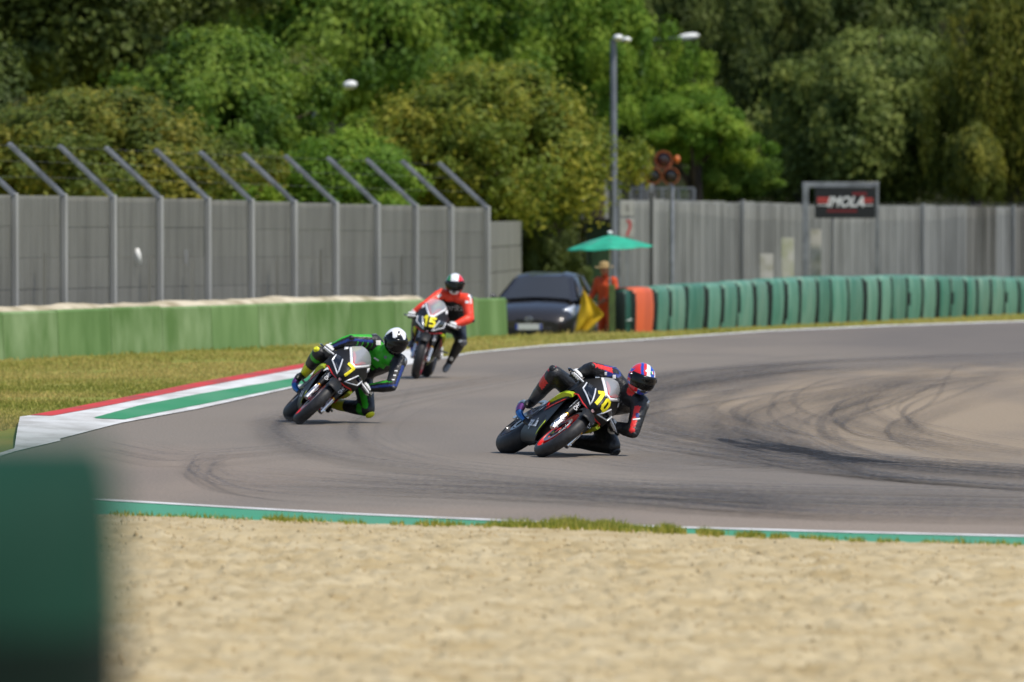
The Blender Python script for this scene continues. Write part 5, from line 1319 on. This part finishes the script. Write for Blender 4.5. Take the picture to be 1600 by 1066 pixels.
# ------------------------------------------------------------------ people off the track
def standing(loc, rz, label, mats, zone, J, hat=None, vox=.014):
    e = empty('person', loc, rz, label, 'person'); mb = MB(); J = {k: Vector(v) for k, v in J.items()}
    ax = (J['neck'] - J['pelvis']).normalized(); L_ = (J['neck'] - J['pelvis']).length; lat = (J['shL'] - J['shR']).normalized()
    mb.tube([J['pelvis'] - ax * .1, J['pelvis'], J['pelvis'] + ax * L_ * .35, J['pelvis'] + ax * L_ * .75, J['neck'] - ax * .03, J['neck'] + ax * .02], [(.10, .09), (.18, .14), (.165, .13), (.195, .135), (.11, .09), (.06, .06)], 20, lat=lat)
    B = {'torso': (J['pelvis'], J['neck'], .14, .12), 'head': (J['head'] - ax * .04, J['head'] + ax * .05, .085, .085)}
    mb.capsule(J['neck'], .055, J['head'], .055); mb.ellipsoid(J['head'], (.098, .078, .115)); f = Vector((1, 0, 0))
    mb.ellipsoid(J['head'] + f * .097 - ax * .012, (.022, .014, .022)); mb.ellipsoid(J['head'] + f * .07 - ax * .07, (.03, .035, .03))     # nose, chin
    for s in (1, -1): mb.ellipsoid(J['head'] + Vector((0, s * .08, -.01)), (.02, .012, .03))                                         # ears
    for s in 'LR':
        sh, el, wr, hp, kn, an = (J[k + s] for k in ('sh', 'el', 'wr', 'hip', 'kn', 'an'))
        mb.capsule(J['neck'].lerp(sh, .4) - ax * .04, .085, sh, .075); mb.capsule(sh, .075, el, .058); mb.capsule(el, .058, wr, .042)
        mb.capsule(hp, .105, kn, .075); mb.capsule(kn, .075, an, .058)
        for n_, v in (('uarm', (sh, el, .075, .058)), ('farm', (el, wr, .058, .042)), ('thigh', (hp, kn, .105, .075)), ('shin', (kn, an, .075, .058))): B[n_ + s] = v
        d = (wr - el).normalized(); sd = lat * (1 if s == 'L' else -1); fr = d.cross(sd).normalized()
        mb.ellipsoid(wr + d * .05, (.042, .024, .055), rot=Matrix((fr, sd, d)).transposed()); B['hand' + s] = (wr + d * .02, wr + d * .16, .03, .015)
        for k, (o, l) in enumerate(((-.03, .065), (-.01, .078), (.011, .072), (.031, .055))):
            a = wr + d * .085 + fr * o; mb.capsule(a, .0125, a + d * l * .55 - sd * .006, .0115, 8); mb.capsule(a + d * l * .55 - sd * .006, .0115, a + d * l - sd * .03, .010, 8)
        mb.capsule(wr + d * .03 + fr * .035, .014, wr + d * .09 + fr * .062, .011, 8)
    body = remeshed(mb, 'body', mats, vox=vox, it=3, zone=lambda me: zone_by_bone(me, B, lambda nm, t, r, c: zone(nm, t, r)), parent=e)
    for s in 'LR':
        an = J['an' + s]; boot(e, J['kn' + s], an, J['toe' + s] - an, [mat('work_boot', S(30, 28, 27), .6)] * 3)
    for s in (1, -1):
        mb = MB(); mb.ellipsoid(J['head'] + Vector((.084, s * .032, .012)), (.012, .014, .008)); mb.build('eye', mat('eye_dark', S(30, 24, 20), .3), body)
    if hat: hat(e, J['head'], ax)
    return e, J
O_suit = mat('marshal_orange', S(224, 84, 36, .9), .75, 0, S(196, 70, 32, .9), 6, .4, 14)
skin2 = mat('skin_tan', S(168, 120, 94), .55)
def straw(e, h, ax):
    mb = MB(); prof = [(0.0, .115, .0), (.02, .11, 0), (.07, .098, 0), (.10, .07, 0), (.112, .02, 0)]
    mb.tube([h + ax * (.055 + z) for z, r, _ in prof], [r for z, r, _ in prof], 20); mb.tube([h + ax * .052, h + ax * .062], [.185, .178], 24); mb.build('sun_hat', mat('straw', S(186, 160, 112, .85), .9, 0, S(150, 124, 82, .85), 20), e)
def hair(e, h, ax):
    mb = MB(); mb.ellipsoid(h + Vector((-.012, 0, .03)), (.105, .088, .105)); mb.build('hair', mat('hair_dark', S(24, 20, 18), .7), e)
d = 161.8; x = (949 - 800) * d / F_PX
Jm = dict(pelvis=(0, 0, .90), neck=(.04, 0, 1.40), head=(.075, 0, 1.56), shL=(.03, .19, 1.36), shR=(.03, -.19, 1.36), elL=(.06, .27, 1.10), elR=(.10, -.25, 1.10), wrL=(.26, .20, 1.0), wrR=(.30, -.24, .98),
          hipL=(0, .09, .86), hipR=(0, -.09, .86), knL=(.04, .11, .47), knR=(.02, -.11, .47), anL=(.0, .12, .10), anR=(-.02, -.12, .10), toeL=(.2, .15, .04), toeR=(.18, -.15, .04))
standing((x, d + 1.0, -.42), R(-90 - 38), 'marshal in orange overalls and straw hat standing under the green parasol', [O_suit, skin2], lambda nm, t, r: 1 if nm.startswith(('head', 'hand')) else 0, Jm, straw)
# dark figure crouching behind the green wall
d = 165.0; x = (684 - 800) * d / F_PX; blk2 = mat('black_jacket', S(24, 24, 26), .7)
Jc = dict(pelvis=(-.12, 0, .42), neck=(.10, 0, .86), head=(.14, 0, 1.03), shL=(.08, .18, .82), shR=(.08, -.18, .82), elL=(.26, .24, .62), elR=(.26, -.24, .62), wrL=(.40, .12, .72), wrR=(.40, -.12, .72),
          hipL=(-.1, .1, .40), hipR=(-.1, -.1, .40), knL=(.30, .17, .48), knR=(.30, -.17, .48), anL=(.02, .15, .10), anR=(.02, -.15, .10), toeL=(.2, .17, .04), toeR=(.2, -.17, .04))
gz = CAM_H - (432 - HOR) * d / F_PX - 1.15
standing((x, d, gz), R(-80), 'person in black crouching behind the green wall, only a dark head showing', [blk2, skin2], lambda nm, t, r: 1 if nm.startswith('hand') or (nm == 'head' and r[0] > .5) else 0, Jc, hair)
# ------------------------------------------------------------------ parasol, flag, hut, posts
d = 161.6; c = P(953, 366, d); zc = c.z
e = empty('parasol', (c.x, d, -.42), 0, 'wide green parasol shading the marshal', 'parasol'); zt = zc + .42
mb = MB(); mb.tube([(0, 0, -.02), (0, 0, zt + .03)], .022, 10); mb.build('pole', mat('parasol_pole', S(170, 172, 170), .4, .3), e)
mb = MB(); n = 8; rr = []; M_par = mat('parasol_green', S(38, 172, 138, .9), .7, 0, S(30, 150, 120, .9), 3)
RR = 68 * d / F_PX
for k in range(9):
    t = k / 8; r = []
    for i in range(48):
        q = 2 * math.pi * i / 48; sc_k = 1 - .055 * (abs(math.sin(q * n / 2)) ** 1.0) * t
        r.append((RR * t * sc_k * math.cos(q), RR * t * sc_k * math.sin(q), zt - (.02 + .235 * t ** 1.25) - .02 * t * abs(math.sin(q * n / 2)) - .045 * t * math.cos(q + 2.6)))
    rr.append(r)
mb.grid(rr, closed=True); mb.build('canopy', M_par, e, solid=.006)
for i in range(8):
    q = 2 * math.pi * i / 8; mb = MB(); mb.tube([(0, 0, zt - .03), (RR * .5 * math.cos(q), RR * .5 * math.sin(q), zt - .135), (RR * .97 * math.cos(q), RR * .97 * math.sin(q), zt - .265 - .045 * math.cos(q + 2.6))], .008, 6); mb.build('rib', B_alu, e)
mb = MB(); mb.ellipsoid((0, 0, zt + .03), (.05, .05, .035)); mb.build('finial', L_white, e)
mb = MB(); mb.tube([(0, 0, 0), (0, 0, .05), (0, 0, .08)], [.25, .24, .05], 20); mb.build('base', B_dark, e)
# yellow flag, hanging furled cloth from its staff
d = 160.9; e = empty('yellow_flag', (P(912, 520, d).x, d, -.40), 0, 'yellow marshal flag hanging beside the parked car', 'flag'); b_ = Vector(e.location)
a = P(911.5, 452, d); mb = MB(); mb.tube([a - b_ + Vector((0, .02, .04)), Vector((P(906, 520, d).x, d + .05, -.40)) - b_], .012, 8); mb.build('staff', mat('wood_staff', S(150, 120, 80), .6), e)
mb = MB(); rr = []
for k in range(15):
    v = k / 14; r = []; y_ = 455 + 64 * v; xl = 911 - 14 * v; xr = 913 + (31 * min(1, v / .58) - 27 * max(0, (v - .58) / .42))
    for j in range(13):
        u_ = j / 12; p = P(xl + (xr - xl) * u_, y_, d - .03) - b_; p.y += .05 * math.sin(u_ * 9 + v * 3) * (.3 + v) - .03; r.append(p)
    rr.append(r)
mb.grid(rr); mb.build('cloth', mat('flag_yellow', S(220, 180, 22, .85), .8, 0, S(196, 156, 16, .85), 5), e, solid=.004)
# stub post left of the dark block
mb = MB(); a, c = P(951, 445, 160.4), P(961, 520, 160.4); mb.box(((a.x + c.x) / 2, 160.4, (a.z - .42) / 2), (c.x - a.x, .1, a.z + .42)); tag(mb.build('green_post', mat('olive_post', S(86, 106, 52, .8), .8, 0, S(70, 84, 44, .8), 6), bevel=.01), 'stubby olive green post left of the dark green block', 'post')
# green hut behind the parasol
d = 183.0; a, c = P(916, 348, d), P(956, 470, d); e = empty('marshal_hut', ((a.x + c.x) / 2, d + .8, -.43), 0, 'dark green narrow hut behind the parasol', 'hut')
W_, H_ = c.x - a.x, a.z + .43; mb = MB(); mb.box((0, 0, H_ / 2), (W_, 1.4, H_)); mb.build('wall', mat('hut_green', S(30, 56, 30, .8), .7, 0, S(24, 44, 24, .8), 4), e, bevel=.01)
mb = MB(); mb.box((0, -.05, H_ + .04), (W_ + .14, 1.6, .09)); mb.build('roof', mat('hut_roof', S(34, 34, 32), .8), e, bevel=.01)
mb = MB(); mb.box((.02, -.715, H_ * .42), (W_ * .7, .03, H_ * .8)); dr = mb.build('door', mat('hut_door', S(36, 66, 34, .8), .6), e, bevel=.005)
mb = MB(); mb.box((-.1, -.74, H_ * .42), (.02, .03, .12)); mb.build('handle', B_alu, dr)
# slim dark post left of it
def pole(name, px_, yt, d, r, label, m, cat='pole'):
    t = P(px_, yt, d); mb = MB(); g_ = float(hground(t.x, d)); mb.tube([(t.x, d, g_ - .1), (t.x, d, t.z)], [r * 1.1, r], 12); return tag(mb.build(name, m), label, cat)
pole('slim_post', 909.5, 308, 184, .05, 'slim grey post left of the dark green hut', M_post, 'post')
pole('slim_post', 1018, 300, 196.2, .035, 'thin dark post in front of the pale fence, right of the parasol', mat('dark_post', S(60, 60, 58), .7), 'post')
# lamp post
d = 181.0; b0_ = P(958.5, 400, d); e = empty('lamp_post', (b0_.x, d, -.43), 0, 'tall grey lamp post with twin heads beside the parasol', 'lamp post'); zt = P(958.5, 62, d).z + .43
M_lp = mat('lamp_pole_grey', S(128, 132, 140, .85), .5, .2, S(110, 114, 122, .85), 3)
mb = MB(); mb.tube([(0, 0, -.05), (0, 0, zt * .5), (0, 0, zt)], [.095, .08, .066], 14); mb.build('pole', M_lp, e)
M_lh = mat('lamp_head_white', S(226, 226, 222, .95), .4)
for dx, dz, sc_ in ((.10, .03, 1.0), (.29, .0, .85)):
    mb = MB(); mb.tube([(0, 0, zt - .05), (dx, .1 if dx > .2 else -.1, zt + dz)], .025, 8); ar = mb.build('arm', M_lp, e)
    mb = MB(); mb.ellipsoid((dx, (.25 if dx > .2 else -.25), zt + dz), (.11 * sc_, .26, .075 * sc_)); mb.build('lamp_head', M_lh, ar)
# two farther lamps whose poles stand inside the trees
for px_, py_, d, lab, hw in ((1075, 58, 222, 'white street lamp head above the bright bush tree', .30), (547, 133, 187, 'white lamp head half hidden in leaves left of centre', .16)):
    t = P(px_, py_, d); e = empty('street_lamp', (t.x - (1.2 if hw > .2 else .8), d + .6, float(hground(t.x, d))), 0, lab, 'street lamp'); b_ = Vector(e.location); q = t - b_
    mb = MB(); mb.tube([(0, 0, -.1), (0, 0, q.z - .3), (.15, -.1, q.z - .08), (q.x - .1, q.y, q.z)], [.07, .05, .035, .025], 10); mb.build('pole', M_lp, e)
    mb = MB(); mb.ellipsoid(q, (hw, .16, .10), rot=Matrix.Rotation(R(-8), 3, 'Y')); mb.build('lamp_head', M_lh, e)
# warning light cluster
d = 192.5; c = P(1036, 265, d); e = empty('signal_light', (P(1050, 400, d).x, d, -.43), 0, 'orange cluster of three round signal lamps above the right fence', 'signal light'); b_ = Vector(e.location)
M_org = mat('signal_orange', S(206, 112, 62, .85), .55, 0, S(150, 82, 52, .85), 5)
mb = MB(); mb.tube([(0, 0, -.05), (0, 0, P(0, 292, d).z + .43), (P(1036, 0, d).x - b_.x, .1, P(0, 275, d).z + .43)], [.06, .055, .05], 10); mb.build('mast', M_steel, e)
for px_, py_, rr_, col in ((1037, 250, 13.5, S(70, 14, 18)), (1021, 275, 12.5, S(34, 16, 14)), (1048, 275.5, 13, S(44, 18, 15))):
    q = P(px_, py_, d) - b_; r_ = rr_ * d / F_PX
    mb = MB(); mb.tube([q + Vector((0, .18, 0)), q + Vector((0, .05, 0)), q + Vector((0, -.02, 0))], [r_ * .9, r_ * 1.05, r_ * 1.05], 24); hs_ = mb.build('lamp_housing', M_org, e)
    mb = MB(); mb.tube([q + Vector((0, -.022, 0)), q + Vector((0, -.035, 0))], [r_ * .86, r_ * .6], 24); mb.build('lens', mat('lens_%d' % px_, col, .25, coat=.5), hs_)
    mb = MB(); pr = []
    for z_ in (0, -.2):
        pr.append([q + Vector((r_ * math.cos(R(a)), -.02 + z_, r_ * math.sin(R(a)))) for a in range(0, 181, 15)])
    mb.grid(pr); mb.build('visor', M_org, hs_, solid=.012)
for px_, py_ in ((1009, 268), (1058, 249)):
    q = P(px_, py_, d) - b_; mb = MB(); mb.ellipsoid(q, (.07, .1, .09)); mb.build('side_lamp', mat('signal_bright_orange', S(206, 112, 48, .85), .4), e)
# railing cage and fence arms on the far side of the pale fence
d = 201.0; a, c = P(985, 294, d), P(1085, 314, d); e = empty('railing_cage', ((a.x + c.x) / 2, d, -.43), 0, 'low wire cage above the pale fence below the signal lamps', 'railing'); b_ = Vector(e.location)
mb = MB()
for z_ in (a.z, c.z): mb.bar(Vector((a.x, d, z_)) - b_, Vector((c.x, d, z_)) - b_, .04, .04)
for k in range(5): xx = a.x + (c.x - a.x) * k / 4; mb.bar(Vector((xx, d, -.43)) - b_, Vector((xx, d, a.z)) - b_, .05, .05)
mb.build('frame', M_steel, e)
mb = MB()
for k in range(36): xx = a.x + (c.x - a.x) * k / 35; mb.bar(Vector((xx, d, c.z)) - b_, Vector((xx, d, a.z)) - b_, .008, .008)
for k in range(8): zz = c.z + (a.z - c.z) * k / 7; mb.bar(Vector((a.x, d, zz)) - b_, Vector((c.x, d, zz)) - b_, .008, .008)
mb.build('wire_mesh', M_wire, e)['kind'] = 'stuff'
for (x0, y0, x1, y1, lab) in ((1018, 268, 984, 228, 'grey slanted fence arm left of the signal lamps'), (948, 264, 929, 238, 'grey slanted fence arm left of the lamp post')):
    p, q = P(x0, y0, 202), P(x1, y1, 202); e = empty('bent_post', (p.x, 202, -.43), 0, lab, 'post'); b_ = Vector(e.location)
    mb = MB(); mb.bar(Vector((0, 0, -.1)), p - b_, .10, .10); po = mb.build('post', M_post, e); mb = MB(); mb.bar(p - b_, q - b_, .12, .05, up=(0, 1, 0)); mb.build('arm', M_steel, e)
p, q = P(968, 277, 196), P(1012, 277, 196); e = empty('signal_bracket', (p.x, 196, P(0, 277, 196).z), 0, 'thin grey horizontal bracket between lamp post and signal lamps', 'bracket'); b_ = Vector(e.location)
mb = MB(); mb.bar(p - b_, q - b_, .06, .07); mb.build('bar', M_steel, e); mb = MB(); mb.bar(p - b_, Vector((p.x, 196, -.43)) - b_, .06, .06); mb.build('upright', M_steel, e)
# white notice boards on the lamp post side
M_nb = mat('notice_white', S(196, 194, 188, .8), .6, 0, S(176, 174, 166, .8), 4)
def notice(y0, y1, label, marks):
    d = 195.0; a, c = P(969, y0, d), P(991, y1, d); mb = MB(); mb.box((a + c) / 2, (c.x - a.x, .03, a.z - c.z)); o = mb.build('notice_board', M_nb, bevel=.004); tag(o, label, 'sign')
    for pts_, w_, m in marks:
        mb = MB(); pp = [P(px_, py_, d - .02) for px_, py_ in pts_]
        for k in range(len(pp) - 1): mb.bar(pp[k], pp[k + 1], w_, .004, up=(0, 1, 0))
        mb.build('painted_mark', m, o)
notice(314, 336.5, 'white notice board with a grey stroke, upper of two by the lamp post', [([(980, 319), (981, 331)], .04, mat('mark_grey', S(120, 118, 114), .7))])
notice(342, 371, 'white notice board with a red stroke, lower of two by the lamp post', [([(979, 345), (984.5, 346), (984.5, 357), (981, 363), (980, 369)], .055, mat('mark_red', S(190, 60, 62), .7))])
tx = P(980, 400, 195.1); mb = MB(); mb.bar((tx.x, 195.06, -.45), (tx.x, 195.06, P(0, 313, 195).z), .06, .05); tag(mb.build('notice_post', M_steel), 'thin steel post carrying the two white notice boards', 'post')
